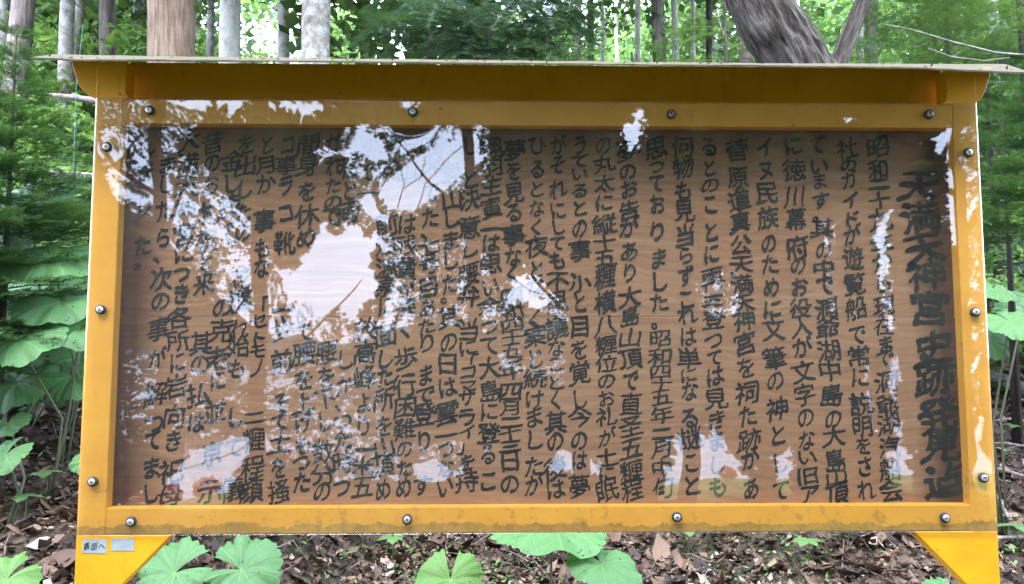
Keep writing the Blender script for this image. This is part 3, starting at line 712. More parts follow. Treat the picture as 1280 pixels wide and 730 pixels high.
# huge leaning trunk and the slanting limb
def furrowed(pts, rads, bark, seg=90, n=110, depth=.15):
    P = [Vector(p) for p in pts]; out = []; rr = []
    for i in range(n):
        t = i/(n-1)*(len(P)-1); k = min(int(t), len(P)-2); u = t-k
        p0, p1, p2, p3 = P[max(k-1, 0)], P[k], P[k+1], P[min(k+2, len(P)-1)]
        out.append(.5*((2*p1)+(p2-p0)*u+(2*p0-5*p1+4*p2-p3)*u*u+(3*p1-p0-3*p2+p3)*u**3)); rr.append(rads[k]*(1-u)+rads[k+1]*u)
    v, f = tube(out, rr, seg)
    o = []
    for i, p in enumerate(out):
        for k in range(seg):
            q = v[i*seg+k]; d = (q-p); th = k/seg*2*math.pi
            s = i/(n-1)*8
            a = noise.noise(Vector((math.cos(th)*5.5, math.sin(th)*5.5, s*1.3))); b = noise.noise(Vector((math.cos(th)*8, math.sin(th)*8, s*3)))
            o.append(p+d*(1+depth*(1-2*abs(a))*1.0+depth*.5*b))
    return pmesh(o, f)
def leaning(pix, Y, diam_px, name, label, bark, zc=None, dn=.8):
    pts = [at(x, y, Y+dy) for x, y, dy in pix]
    base = pts[-1]; z0 = gz(base.x, base.y)
    t = empty(name, (base.x, base.y, z0)); tag(t, label, 'tree')
    pts2 = [p-t.location for p in pts]; r0 = [w/2/F_PX*(Y-CY) for w in diam_px]
    pts2.append(Vector((pts2[-1].x+.1, pts2[-1].y, -.3))); r0.append(r0[-1]*1.2)
    obj('trunk', furrowed(pts2, r0, bark), M[bark], t, True)
    o = obj('crown', PALEC[0], None, t); o.location = pts2[0]+Vector((0, 0, .3)); o.scale = (1.3,)*3
    return t
leaning([(880, -300, .4), (905, -130, .2), (948, 0, 0), (996, 80, 0), (1040, 170, 0), (1075, 290, 0)], 3.2, [58, 62, 67, 72, 80, 86], 'leaning_tree', 'huge dark furrowed trunk leaning left above the roof', 'bark_furrow')
leaning([(1140, -200, .3), (1108, -80, .1), (1079, 0, 0), (1049, 78, 0), (1030, 150, 0), (1020, 260, 0)], 3.9, [14, 16, 18, 20, 22, 24], 'slanting_tree', 'slimmer brown grey trunk slanting up to the right, just right of the huge leaning one', 'bark_furrow_slant')

# hanging cedar boughs in front of the brown trunk
cp = at(590, 0, 3.4); ct = empty('hanging_cedar', (cp.x, 5.2, gz(cp.x, 5.2)))
tag(ct, 'cedar whose dark boughs hang down to the roof above the middle of the board', 'cedar')
v, f = tube([(0, 0, -.2), (.05, 0, 3), (0, 0, 7)], [.16, .13, .08], 12, .1, 5); obj('trunk', pmesh(v, f), M['bark_brown'], ct, True)
r = random.Random(3)
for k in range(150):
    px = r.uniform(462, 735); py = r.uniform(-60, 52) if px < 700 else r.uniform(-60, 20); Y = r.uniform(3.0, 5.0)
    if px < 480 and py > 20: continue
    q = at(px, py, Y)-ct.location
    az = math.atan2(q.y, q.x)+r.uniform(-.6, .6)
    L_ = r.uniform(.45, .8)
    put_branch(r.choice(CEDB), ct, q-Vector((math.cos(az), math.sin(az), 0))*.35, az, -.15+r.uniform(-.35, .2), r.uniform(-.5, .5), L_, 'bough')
for k in range(9):
    q = at(r.uniform(475, 720), r.uniform(-40, 45), r.uniform(3.4, 4.8))-ct.location
    v, f = tube([(0, 0, q.z+.5), (q.x*.6, q.y*.6, q.z+.35), (q.x, q.y, q.z-.12)], [.02, .013, .004], 5); obj('limb', pmesh(v, f), M['bark_dark'], ct)

def spray_tree(px, py, Y, n, spread, label, meshes, group='bushy young conifers behind the roof', sc=.6, seed=0, dz=(-1.2, .6)):
    c = at(px, py, Y); r = random.Random(seed); t = empty('conifer', (c.x, Y, gz(c.x, Y))); tag(t, label, 'conifer', group)
    zc = c.z-t.location.z
    v, f = tube([(0, 0, -.2), (.03, 0, zc*.6), (0, 0, zc+dz[1])], [.06, .045, .01], 8); obj('trunk', pmesh(v, f), M['bark_dark'], t, True)
    for k in range(n):
        z = zc+r.uniform(*dz); az = r.uniform(0, 6.28); rr = r.uniform(0, spread)*.4
        put_branch(r.choice(meshes), t, (math.cos(az)*rr, math.sin(az)*rr, z), az, r.uniform(-.2, .35), r.uniform(-.4, .4), sc*r.uniform(.6, 1.1)*spread)
    return t
spray_tree(790, 90, 5.0, 50, .8, 'light green feathery conifer above the middle right of the roof', FIRL, seed=1, sc=.55, dz=(-1.2, .2))
spray_tree(700, 75, 5.6, 36, .8, 'low conifer under the right end of the hanging boughs', FIRL, seed=2, sc=.5, dz=(-1.2, .2))
spray_tree(905, 10, 10., 22, 1.2, 'conifer with open boughs right of the ivy covered trunk', FIRL, seed=4, sc=.8)
spray_tree(1180, 0, 6.0, 34, 1.5, 'conifer with hanging sprays above the right end of the roof', FIRL, seed=5, sc=.9, dz=(-1.0, 1.2))
spray_tree(1272, -10, 5.0, 34, 1.2, 'conifer at the top right corner of the picture', FIRL, seed=6, sc=.8, dz=(-1.0, 1.2))
spray_tree(1240, 240, 5.2, 70, 1.2, 'conifer filling the gap right of the right post', CEDB, seed=8, sc=.8, dz=(-1.5, 1.2))

# ------------------------------------------------------------------ shrubs on the bank
def shrub_mesh(seed, n=1500, r=.55, h=.8, size=.075):
    rg = np.random.default_rng(seed); k = 26
    a = rg.uniform(0, 6.28, k); rr = r*np.sqrt(rg.uniform(0, 1, k)); c = np.stack([rr*np.cos(a), rr*np.sin(a), rg.uniform(.1, h, k)], 1)
    P = c[rg.integers(0, k, n)]+rg.normal(size=(n, 3))*[.13, .13, .06]
    P[:, 2] = np.abs(P[:, 2])
    V, Fc = oval_leaves(P, rg.uniform(.6, 1.3, n)*size, .28, .5, rg)
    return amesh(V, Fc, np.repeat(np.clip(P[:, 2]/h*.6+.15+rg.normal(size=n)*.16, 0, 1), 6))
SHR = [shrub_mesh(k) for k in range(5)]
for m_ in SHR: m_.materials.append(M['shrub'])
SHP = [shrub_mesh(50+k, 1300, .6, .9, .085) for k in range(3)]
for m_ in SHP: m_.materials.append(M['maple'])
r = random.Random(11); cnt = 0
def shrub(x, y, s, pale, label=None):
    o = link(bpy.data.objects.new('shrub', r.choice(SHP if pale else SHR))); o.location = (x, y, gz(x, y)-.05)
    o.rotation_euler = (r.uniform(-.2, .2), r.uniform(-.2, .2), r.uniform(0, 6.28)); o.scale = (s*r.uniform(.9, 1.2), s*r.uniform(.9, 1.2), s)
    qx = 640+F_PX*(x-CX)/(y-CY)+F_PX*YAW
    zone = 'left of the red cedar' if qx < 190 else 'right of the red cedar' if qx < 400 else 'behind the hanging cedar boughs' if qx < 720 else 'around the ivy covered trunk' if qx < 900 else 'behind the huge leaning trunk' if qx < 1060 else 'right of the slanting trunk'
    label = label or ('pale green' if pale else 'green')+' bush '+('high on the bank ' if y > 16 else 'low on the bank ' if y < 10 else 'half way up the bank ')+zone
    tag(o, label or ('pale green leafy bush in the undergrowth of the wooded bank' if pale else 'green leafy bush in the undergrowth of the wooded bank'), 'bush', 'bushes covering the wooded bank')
for k in range(330):
    d = r.uniform(8, 30); ang = r.uniform(-.95, .9); x = CX+d*math.tan(ang); y = CY+d
    if abs(x) < 1.4 and y < 8: continue
    qx = 640+F_PX*(x-CX)/(y-CY)+F_PX*YAW
    if 385 < qx < 470 and y > 6: continue
    if qx > 880 and y > 11 and r.random() < .6: continue
    s = r.uniform(.9, 1.5)*(1+d*(.03 if qx < 380 else .015))
    shrub(x, y, s, r.random() < (.35 if x > 0 else .15))
# taller trees of the middle distance: foliage between the trunks
def far_tree(px, d, s, pale, zc, k):
    Y = CY+d; x = at(px, 100, Y).x; t = empty('far_tree', (x, Y, gz(x, Y))); zone = 'behind the big red cedar' if px < 260 else 'behind the spotted grey trunk' if px < 500 else 'behind the hanging boughs' if px < 740 else 'behind the ivy covered trunk' if px < 920 else 'behind the two leaning trunks' if px < 1100 else 'above the right post'; tag(t, ('pale green' if pale else 'dark green')+(' far' if d > 24 else '')+' tree foliage in the wood '+zone, 'tree', 'trees deep in the wood')
    v, f = tube([(0, 0, -.3), (.1, 0, 3), (0, 0, 8)], [.12, .1, .05], 8, .1, 4); obj('trunk', pmesh(v, f), M['bark_grey'], t, True)
    o = obj('crown', (PALEC if pale else CROWN)[k % 3], None, t); o.location = (0, 0, zc); o.scale = (s,)*3; o.rotation_euler.z = k
FT = [(20, 16, 1.2, 0, 1.5), (110, 20, 1.4, 0, 2), (165, 15, 1.1, 0, 1.2), (240, 22, 1.5, 1, 1.5), (560, 26, 1.5, 0, 1.), (640, 30, 1.8, 0, 2.), (770, 26, 1.2, 1, 1.5), (850, 34, 1.6, 1, 2.), (900, 24, 1.3, 0, 2), (950, 30, 1.5, 1, 1.5), (1000, 26, 1.3, 1, 1.), (1040, 36, 1.7, 1, 2), (1120, 24, 1.4, 1, 1.5), (1210, 20, 1.3, 0, 1.5), (1255, 26, 1.6, 1, 2), (1275, 14, 1.1, 0, .8), (1240, 12, .9, 0, .4), (60, 30, 2., 0, 3), (-30, 22, 1.6, 0, 2), (1330, 20, 1.6, 0, 1), (200, 34, 2., 0, 3), (710, 36, 1.8, 1, 1.5), (760, 40, 2.2, 1, 3.), (830, 42, 2.4, 1, 3.5), (880, 38, 2.2, 1, 3.), (800, 30, 1.6, 1, 2.2), (1080, 40, 2.2, 1, 3.5), (430, 46, 2.0, 1, 1.), (1010, 40, 2.0, 1, 3)]
for k, (px, d, s, pale, zc) in enumerate(FT): far_tree(px, d, s, pale, zc, k)

# ------------------------------------------------------------------ butterbur plants
def burr_leaf(seed):
    rg = np.random.default_rng(seed); NR, NA = 12, 90; V = [(0, 0, 0)]; UVv = [(0.5, 0)]
    a0, a1 = math.radians(14), math.radians(346); ph = rg.uniform(0, 6.3, 5)
    for j in range(NA+1):
        u = j/NA; a = a0+(a1-a0)*u
        # rim: kidney outline, lobes between the veins, toothed and torn edge
        R = 1+.10*math.cos(a-math.pi)*1+.014*math.cos(9*2*math.pi*u+math.pi)+.03*math.sin(5*a+ph[0])+.02*rg.normal()+.03*math.sin(23*a+ph[1])
        R *= 1-.12*math.exp(-((a-math.pi)/.4)**2)*0
        if rg.random() < .03: R -= .12
        for i in range(1, NR+1):
            r_ = i/NR; rr = R*r_ if r_ > .5 else r_*(R*r_*2+(1-r_*2))
            x, y = rr*math.cos(a), rr*math.sin(a)
            vein = abs(((u*9) % 1)-.5)*2
            z = .06*r_*(-vein)+.17*(1-(1-r_)**2)-.20*r_**2.6+.035*r_*math.sin(4*a+ph[2])+.05*r_*r_*math.sin(7*a+ph[3])
            V.append((x, y, z)); UVv.append((u, rr))
    Fc = []
    for j in range(NA):
        b = 1+j*NR; c = b+NR
        Fc.append((0, b, c)); Fc += [(b+i, b+i+1, c+i+1, c+i) for i in range(NR-1)]
    me = pmesh(V, Fc); uv = me.uv_layers.new(name='UVMap')
    for l in me.loops: uv.data[l.index].uv = UVv[l.vertex_index]
    me.polygons.foreach_set('use_smooth', np.ones(len(me.polygons), bool)); return me
BL = [burr_leaf(k) for k in range(5)]; BLB = [burr_leaf(9+k) for k in range(2)]
for m_ in BL: m_.materials.append(M['butterbur'])
for m_ in BLB: m_.materials.append(M['butterbur_bright'])
def burr_plant(px, Y, lv, label, bright=False, group='butterbur plants'):
    """lv: (px, py, dY, half width in px, tilt towards viewer, side tilt, spin)"""
    b = at(px, 600, Y); z0 = gz(b.x, Y); t = empty('butterbur', (b.x, Y, z0)); tag(t, label, 'butterbur', group)
    for k, (lx, ly, dy, rp, tilt, sd2, spin) in enumerate(lv):
        yy = Y+dy; c = at(lx, ly, yy)-t.location; s = rp/F_PX*(yy-CY)
        o = obj('leaf', (BLB if bright else BL)[(k+int(px)) % (2 if bright else 5)], None, t); o.location = c
        o.rotation_euler = (Matrix.Rotation(tilt, 3, 'X') @ Matrix.Rotation(sd2, 3, 'Y') @ Matrix.Rotation(spin, 3, 'Z')).to_euler(); o.scale = (s,)*3
        v, f = tube([(.02*k, .01*k, -.05), (c.x*.2+.03*k, c.y*.2+.12, c.z*.5), (c.x*.9, c.y*.95+.02, c.z*.93), (c.x, c.y, c.z-.002)], [.008, .007, .005, .004], 7)
        obj('stalk', pmesh(v, f), M['stem'], t, True)
burr_plant(30, 2.6, [(38, 262, 0, 60, 1.05, -.1, 1.4), (20, 385, .15, 42, .7, -.2, 2.), (-12, 330, .1, 50, .7, -.3, .5)], 'tall butterbur with the topmost big leaf left of the board')
burr_plant(75, 2.3, [(66, 322, 0, 58, .55, .05, 1.6), (75, 378, -.1, 50, .5, .1, 1.2)], 'butterbur with two broad tiered leaves close beside the left post')
burr_plant(60, 2.1, [(100, 410, .05, 42, .55, .2, 1.), (22, 425, -.1, 56, .6, -.1, 1.9)], 'butterbur with ragged leaves beside the middle of the left post')
burr_plant(70, 2.4, [(92, 470, 0, 42, .6, .1, 2.), (20, 480, -.1, 52, .6, -.15, 1.4)], 'butterbur with the lowest pair of broad leaves left of the board')
burr_plant(48, 2.8, [(50, 300, .5, 40, .9, .2, 2.6), (100, 345, .3, 34, .7, .3, 2.), (45, 350, .4, 40, .6, -.2, .8), (60, 405, .3, 44, .6, .1, 2.2)], 'butterbur whose leaves fill the gaps behind the tiered leaves left of the board')
burr_plant(20, 2.5, [(52, 447, .2, 44, .5, .1, .3), (100, 445, .1, 30, .6, .3, 1.), (5, 450, .3, 40, .6, -.2, 1.8), (60, 500, .3, 30, .6, .1, .8)], 'low butterbur among the left plants just above the leaf litter')
burr_plant(5, 1.9, [(8, 568, 0, 32, .7, -.2, 1.), (10, 530, .2, 26, .6, -.2, 2.)], 'small butterbur at the left edge near the ground')
burr_plant(98, 2.0, [(106, 578, 0, 15, .9, .3, 1.)], 'tiny butterbur leaf peeping out beside the left post')
burr_plant(10, 1.4, [(8, 725, 0, 40, .7, 0, 1.)], 'bright young butterbur in the lower left corner', True)
burr_plant(262, 1.6, [(219, 716, 0, 47, .85, -.15, .4), (301, 712, 0, 45, .85, .15, 3.0)], 'butterbur with two round leaves meeting under the left of the board')
burr_plant(565, 1.8, [(563, 724, 0, 42, .95, 0, math.pi/2)], 'bright young butterbur with a split round leaf under the middle of the board', True)
burr_plant(690, 1.6, [(690, 660, .1, 72, .10, .05, 1.), (752, 706, -.1, 46, .36, .15, 2.2)], 'butterbur with wide flat leaves right of the middle under the board')
burr_plant(1200, 1.4, [(1190, 745, 0, 34, .5, 0, 1.)], 'butterbur leaf low beside the right gusset')
burr_plant(1250, 2.3, [(1242, 362, 0, 26, .6, .1, 1.2), (1262, 402, -.15, 34, .6, -.1, 2.), (1285, 376, .1, 26, .6, .2, 2.5)], 'dark green butterbur right of the board below the firs')
burr_plant(1320, 3.6, [(1290, 400, .2, 45, .8, .1, 1.), (1235, 425, .3, 30, .8, .1, 2.)], 'butterbur further back at the right edge')
# bushes close behind the left butterburs and at the right
for (px, py, Y, s, pale, lab) in ((105, 350, 3.4, 1., 0, 'bush behind the left post above the butterburs'),
                                   (1290, 380, 4.4, 1.1, 0, 'bush behind the right butterburs'), (1240, 400, 5.2, 1., 1, 'pale bush behind the right post'),
                                   (1230, 380, 7.0, 1.3, 0, 'bush further up the bank right of the board'), (60, 430, 5, .8, 0, 'tall bush between the left firs and the grey trunks'), (20, 420, 6, .9, 0, 'bush behind the left fir')):
    c = at(px, py, Y); shrub(c.x, Y, s, pale, lab)

# ------------------------------------------------------------------ leaf litter, twigs, herbs, logs
def gz_arr(x, y): return np.array([gz(a, b) for a, b in zip(x, y)])
n_ = 150000
r_ = np.random.default_rng(21); d = r_.uniform(0, 1, n_)**.9*8.5+2.6; ang = r_.uniform(-.72, .72, n_)
x = CX+d*np.tan(ang); y = CY+d; z = gz_arr(x, y)+r_.uniform(.0, .045, n_)
def litter(x, y, z, sz, r_):
    n = len(x); sz = sz[:, None]; an = r_.uniform(0, 6.28, n); tl = r_.normal(size=(n, 2))*.5
    d = np.stack([np.cos(an), np.sin(an), tl[:, 0]], 1); s = np.stack([-np.sin(an), np.cos(an), tl[:, 1]], 1); u = np.cross(d, s)
    P = np.stack([x, y, z], 1); cu = r_.uniform(-.15, .6, n)[:, None]; w = r_.uniform(.28, .75, n)[:, None]; j = r_.uniform(.55, 1.2, (7, n, 1))
    pts = [(-1, 0, cu), (-.35, -w*1.0, cu*.6), (.35, -w, cu*.7), (1.05, 0, cu*1.1), (.35, w, cu*.7), (-.35, w, cu*.6), (0, 0, 0*cu)]
    V = np.stack([P+(d*a*j[q]+s*b*j[(q*3+1) % 7]+u*c)*sz*.5 for q, (a, b, c) in enumerate(pts)], 1).reshape(-1, 3)
    i = np.arange(n)[:, None]*7; tri = [(6, 0, 1), (6, 1, 2), (6, 2, 3), (6, 3, 4), (6, 4, 5), (6, 5, 0)]
    return V, np.concatenate([i+[t] for t in tri], 1).reshape(-1, 3)
V, Fc = litter(x, y, z, np.clip(.029*np.exp(r_.normal(size=n_)*.65), .009, .15), r_)
tag(obj('leaf_litter', amesh(V, Fc, np.repeat(np.clip(r_.beta(1.5, 1.9, n_), 0, 1), 6)), M['litter']), 'brown, pinkish and grey dead leaves covering the ground', 'leaf litter', kind='stuff')
# twigs
parts = []
for k in range(500):
    dd = r_.uniform(3.2, 9); ag = r_.uniform(-.7, .7); x0 = CX+dd*math.tan(ag); y0 = CY+dd; an = r_.uniform(0, 3.14); L_ = r_.uniform(.1, .5)
    z0 = gz(x0, y0)+.045; x1, y1 = x0+math.cos(an)*L_, y0+math.sin(an)*L_
    parts.append(tube([(x0, y0, z0), ((x0+x1)/2+r_.uniform(-.03, .03), (y0+y1)/2, z0+.03), (x1, y1, gz(x1, y1)+r_.uniform(.03, .08))], [.003, .0025, .0015], 4))
tag(obj('twigs', pmesh(*join(parts)), M['bark_brown']), 'thin fallen twigs lying among the dead leaves', 'twigs', kind='stuff')
# creeping green herbs in patches
cc = []; 
for k in range(260):
    dd = r_.uniform(4.2, 11); ag = r_.uniform(-.68, .68); cc.append((CX+dd*math.tan(ag), CY+dd))
cc += [(at(px, 640, Y).x, Y) for px, Y in ((1262, 2.6), (1275, 3.2), (1265, 4.2), (1280, 2.2), (20, 3.4), (60, 3.8), (1110, 3.), (1000, 3.4), (110, 2.6))]
cc = np.array(cc); n2 = 15000; ii = r_.integers(0, len(cc), n2); x = cc[ii, 0]+r_.normal(size=n2)*.16; y = cc[ii, 1]+r_.normal(size=n2)*.16
P = np.stack([x, y, gz_arr(x, y)+r_.uniform(.04, .14, n2)], 1); V, Fc = leaves(P, r_.uniform(.012, .045, n2), .22, .5, r_)
tag(obj('ground_herbs', amesh(V, Fc, np.repeat(r_.uniform(0, 1, n2), 2)), M['shrub']), 'small green herbs creeping through the dead leaves', 'herbs', kind='stuff')
# seedlings
def seedling_mesh(seed, nl=5, s=.09):
    rg = random.Random(seed); parts = [tube([(0, 0, -.02), (.01, 0, .07), (0, 0, .13)], [.003, .0025, .002], 5)]
    for k in range(nl):
        a = k*2*math.pi/nl+rg.uniform(-.3, .3); L_ = s*rg.uniform(.8, 1.2); w = L_*.3; z = .13; c_, s_ = math.cos(a), math.sin(a)
        pr = [(0, 0, 0), (.3, -w/L_*.9, .04), (.65, -w/L_, .0), (1, 0, -.14), (.65, w/L_, .0), (.3, w/L_*.9, .04), (.5, 0, .06)]
        vv = [((c_*p[0]-s_*p[1])*L_, (s_*p[0]+c_*p[1])*L_, z+p[2]*L_) for p in pr]
        parts.append((vv, [(0, 1, 6), (1, 2, 6), (2, 3, 6), (3, 4, 6), (4, 5, 6), (5, 0, 6)]))
    V, Fc = join(parts); me = pmesh(V, Fc); a = me.attributes.new('rnd', 'FLOAT', 'FACE')
    a.data.foreach_set('value', np.full(len(Fc), .4, np.float32)); me.materials.append(M['maple']); return me
SEED = [seedling_mesh(k, 4+k % 3) for k in range(4)]
for k, (px, py, lab) in enumerate(((452, 690, 'seedling under the board left of the middle screw'), (490, 705, 'seedling below the middle of the bottom rail'), (375, 690, 'seedling left of centre under the board'), (862, 700, 'three-leaved green seedling right of centre under the board'),
                                   (885, 690, 'seedling just right of the three-leaved one'), (1060, 690, 'seedling near the right gusset'), (1010, 715, 'seedling low in the litter right of centre'), (55, 632, 'yellow-green seedling in the litter at lower left'),
                                   (30, 668, 'round-leaved seedling in the lower left litter'), (1262, 500, 'seedling on the bank right of the right post'), (1270, 560, 'seedling beside the rotten log'), (1272, 700, 'seedling in the lower right corner'))):
    d_ = FW+RX*((px-640)/F_PX)+UP*((365-py)/F_PX); t_ = 2.5
    while t_ < 14 and (EYE+d_*t_).z > gz((EYE+d_*t_).x, (EYE+d_*t_).y): t_ += .05
    c = EYE+d_*t_
    o = link(bpy.data.objects.new('seedling', SEED[k % 4])); o.location = (c.x, c.y, gz(c.x, c.y)+.01); o.rotation_euler.z = k; o.scale = (1.1,)*3
    tag(o, lab, 'seedling', 'seedlings in the leaf litter')
def log_(name, pts, rads, m_, label, cat, seg=14, rough=.25):
    v, f = tube(pts, rads, seg, rough, 9.); o = obj(name, pmesh(v, f), M[m_], None, True); tag(o, label, cat); return o
log_('fallen_log', [at(60, 118, 3.1), at(90, 122, 3.05), at(125, 127, 3.0), at(240, 140, 2.9)], [.012, .018, .022, .028], 'bark_brown', 'pale dead branch lying level behind the left post', 'branch')
log_('fallen_log', [at(60, 216, 4.4), at(90, 220, 4.4), at(130, 224, 4.4), at(300, 230, 4.4)], [.035, .04, .045, .05], 'bark_grey', 'grey fallen log seen behind the left post above the butterburs', 'log')
log_('dead_branch', [at(1105, 30, 2.6), at(1140, 37, 2.6), at(1190, 52, 2.6), at(1245, 66, 2.6), at(1300, 70, 2.6)], [.002, .004, .005, .007, .007], 'bark_grey', 'long pale bare branch arching over the right end of the roof', 'branch', 7)
log_('dead_branch', [at(1160, 60, 2.7), at(1190, 71, 2.7), at(1230, 76, 2.7), at(1262, 72, 2.7)], [.0015, .003, .003, .002], 'bark_grey', 'short pale bare twig just above the right end of the roof', 'branch', 6)
log_('rotten_log', [at(1238, 470, 4.4), at(1262, 478, 4.2), at(1300, 500, 4.)], [.05, .06, .06], 'dead_wood', 'grey log on the bank at the right edge', 'log', 16, .4)
for k in range(7):
    px, Y = 1240+k*7, 2.2+k*.35; c = at(px, 600, Y); z0 = gz(c.x, Y)+.06; an = .3+k*.8
    log_('fallen_branch', [(c.x-.35*math.cos(an), Y-.35*math.sin(an), z0), (c.x, Y, z0+.05), (c.x+.35*math.cos(an), Y+.35*math.sin(an), z0+.03)], [.008, .012, .006], 'bark_brown', 'broken branch in the brushwood right of the right post', 'branch', 7)['group'] = 'broken branches right of the post'
v, f = tube([at(104, 30, 2.9), at(95, 110, 2.9), at(93, 170, 2.9), at(92, 215, 2.9)], [.0016]*4, 5); tag(obj('cord', pmesh(v, f), M['cord']), 'thin blue green cord hanging behind the left end of the roof', 'cord')

# ------------------------------------------------------------------ lakeside trees the clear sheet mirrors
OPEN = [
 [(200, 125), (440, 125), (400, 140), (380, 150), (330, 146), (300, 152), (240, 140)],
 [(478, 232), (510, 212), (545, 195), (575, 180), (602, 165), (604, 200), (580, 215), (555, 240), (520, 264), (478, 264), (468, 250)],
 [(384, 308), (398, 284), (410, 292), (425, 275), (440, 290), (472, 302), (490, 318), (462, 328), (470, 350), (488, 372), (455, 372), (440, 390), (420, 378), (400, 392), (385, 370), (365, 368), (352, 350), (372, 335)],
 [(440, 250), (458, 240), (495, 282), (478, 286), (450, 268)],
 [(632, 350), (655, 335), (690, 342), (702, 375), (665, 394), (632, 388)],
 [(782, 150), (800, 128), (804, 188), (780, 195), (776, 170)],
 [(430, 185), (440, 160), (470, 180), (482, 208), (460, 206)], [(395, 198), (402, 162), (417, 200)], [(495, 205), (500, 180), (560, 150), (545, 185)],
 [(818, 650), (826, 605), (842, 530), (895, 528), (920, 555), (940, 580), (942, 650)],
 [(968, 556), (988, 558), (998, 650), (969, 650)],
 [(672, 592), (688, 560), (715, 556), (748, 570), (755, 592)],
 [(140, 650), (160, 625), (200, 597), (235, 572), (290, 552), (335, 548), (345, 565), (305, 575), (287, 600), (280, 650)],

 [(1110, 556), (1142, 556), (1152, 650), (1104, 650)], [(1156, 200), (1163, 200), (1160, 330), (1154, 330)],
 [(1178, 215), (1197, 195), (1199, 310), (1180, 310)], [(1150, 178), (1175, 150), (1190, 160), (1168, 195)],
 [(518, 577), (545, 566), (568, 580), (560, 598), (524, 598)], [(1225, 560), (1252, 600), (1252, 640), (1222, 600)]]
SPECK = [  # region, share of foliage kept, direction of its sprays, their length and width in the photograph's pixels
 ([(118, 165), (165, 175), (240, 222), (310, 262), (335, 335), (290, 352), (245, 305), (185, 268), (135, 232)], .36, -42, 10, 3),
 ([(170, 150), (260, 200), (340, 300), (400, 400), (340, 440), (270, 380), (190, 290), (130, 240)], .72, -42, 11, 3.5),
 ([(290, 325), (385, 335), (410, 420), (330, 425), (270, 365)], .42, -75, 14, 4), ([(345, 350), (500, 350), (520, 425), (350, 440)], .40, -70, 10, 3),
 ([(140, 425), (340, 415), (470, 480), (460, 560), (330, 590), (150, 560)], .68, 8, 11, 2.4), ([(300, 455), (350, 450), (380, 480), (300, 490)], .3, 8, 18, 4),
 ([(450, 545), (620, 540), (610, 600), (400, 605)], .64, 4, 12, 2.6),
 ([(600, 380), (720, 375), (715, 490), (620, 480)], .62, 10, 12, 3.5), ([(118, 120), (262, 122), (250, 180), (118, 205)], .68, -40, 10, 2.8), ([(1165, 165), (1225, 150), (1245, 600), (1212, 640), (1190, 420), (1176, 250)], .55, 62, 12, 3),
 ([(420, 150), (620, 150), (620, 230), (430, 300)], .62, 50, 10, 4), ([(470, 300), (620, 290), (620, 420), (480, 430)], .8, 20, 9, 3.5), ([(340, 440), (500, 420), (480, 600), (340, 590)], .74, 6, 10, 2.4), ([(850, 335), (930, 330), (930, 405), (850, 405)], .7, 20, 10, 4),
 ([(1062, 385), (1084, 385), (1104, 545), (1086, 545)], .62, 86, 22, 4), ([(1088, 270), (1116, 255), (1136, 545), (1112, 545)], .40, 84, 26, 4), ([(1020, 270), (1050, 265), (1052, 400), (1030, 400)], .75, 80, 12, 4), ([(1048, 140), (1084, 145), (1084, 160), (1050, 160)], .4, 0, 9, 4)]
STREAK = np.random.default_rng(99).uniform(size=(257, 257))
def streaks(X, Y, ang, ln, wd):
    c, s = math.cos(math.radians(ang)), math.sin(math.radians(ang)); u = (X*c-Y*s)/ln; v = (X*s+Y*c)/wd
    i, j = np.floor(u).astype(int), np.floor(v).astype(int); fu, fv = u-i, v-j; fu, fv = fu*fu*(3-2*fu), fv*fv*(3-2*fv)
    g = lambda a, b: STREAK[a % 257, b % 257]
    return (g(i, j)*(1-fu)+g(i+1, j)*fu)*(1-fv)+(g(i, j+1)*(1-fu)+g(i+1, j+1)*fu)*fv
def inside(poly, X, Y):
    c = np.zeros(len(X), bool); n = len(poly)
    for i in range(n):
        x1, y1 = poly[i]; x2, y2 = poly[(i+1) % n]
        cond = (y1 > Y) != (y2 > Y)
        c ^= cond & (X < (x2-x1)*(Y-y1)/((y2-y1) if y2 != y1 else 1e-9)+x1)
    return c
EYEM = np.array([CX, -CY, CZ])
def mirrored(P):
    """where a point behind the viewer shows in the clear sheet, in the photograph's pixels"""
    Q = P.copy(); Q[:, 1] *= -1; d = Q-np.array(EYE); w = d@np.array(FW)
    return 640+F_PX*(d@np.array(RX))/w, 365-F_PX*(d@np.array(UP))/w
r_ = np.random.default_rng(77); NL = 290000
P = np.stack([r_.uniform(-12, 12, NL), -r_.uniform(5.5, 11, NL), np.zeros(NL)], 1)
P[:, 2] = -1.3+11.3*r_.uniform(0, 1, NL)**1.25
X, Y_ = mirrored(P); keep = np.ones(NL, bool)
wx = 5*np.sin(Y_/5.3+X/17)+4*np.sin(Y_/2.9-X/7.1)+3*np.sin((X+Y_)/3.7); wy = 6*np.sin(X/6.1+Y_/23)+5*np.sin(X/3.3-Y_/11)+3*np.sin((X-Y_)/4.3)
jx, jy = X+.6*wx+r_.normal(size=NL)*2.2, Y_+.7*wy*(Y_ < 560)+r_.normal(size=NL)*2.2
for po in OPEN: keep &= ~inside([(a, b) for a, b in po], jx, jy)
keep &= P[:, 2] > np.where(P[:, 1] < -3, .14*(P[:, 1]+3), 0)
keep &= (np.abs(P[:, 0]) < 11.5)
deep = np.ones(NL, bool)
for ax_, ay_ in ((0, 0), (16, 0), (-16, 0), (0, 16), (0, -16)):
    for po in OPEN: deep &= ~inside(po, X+ax_, Y_+ay_)
insp = np.zeros(NL, bool)
for po, *_ in SPECK: insp |= inside(po, X, Y_)
deep &= ~insp
rep = np.repeat(np.arange(NL)[insp], 6)                       # finer foliage where the sky glitters through
P2 = P[rep]+r_.normal(size=(len(rep), 3))*.09; LS2 = r_.uniform(.028, .058, len(rep)); X2, Y2 = mirrored(P2); k2 = np.ones(len(rep), bool)
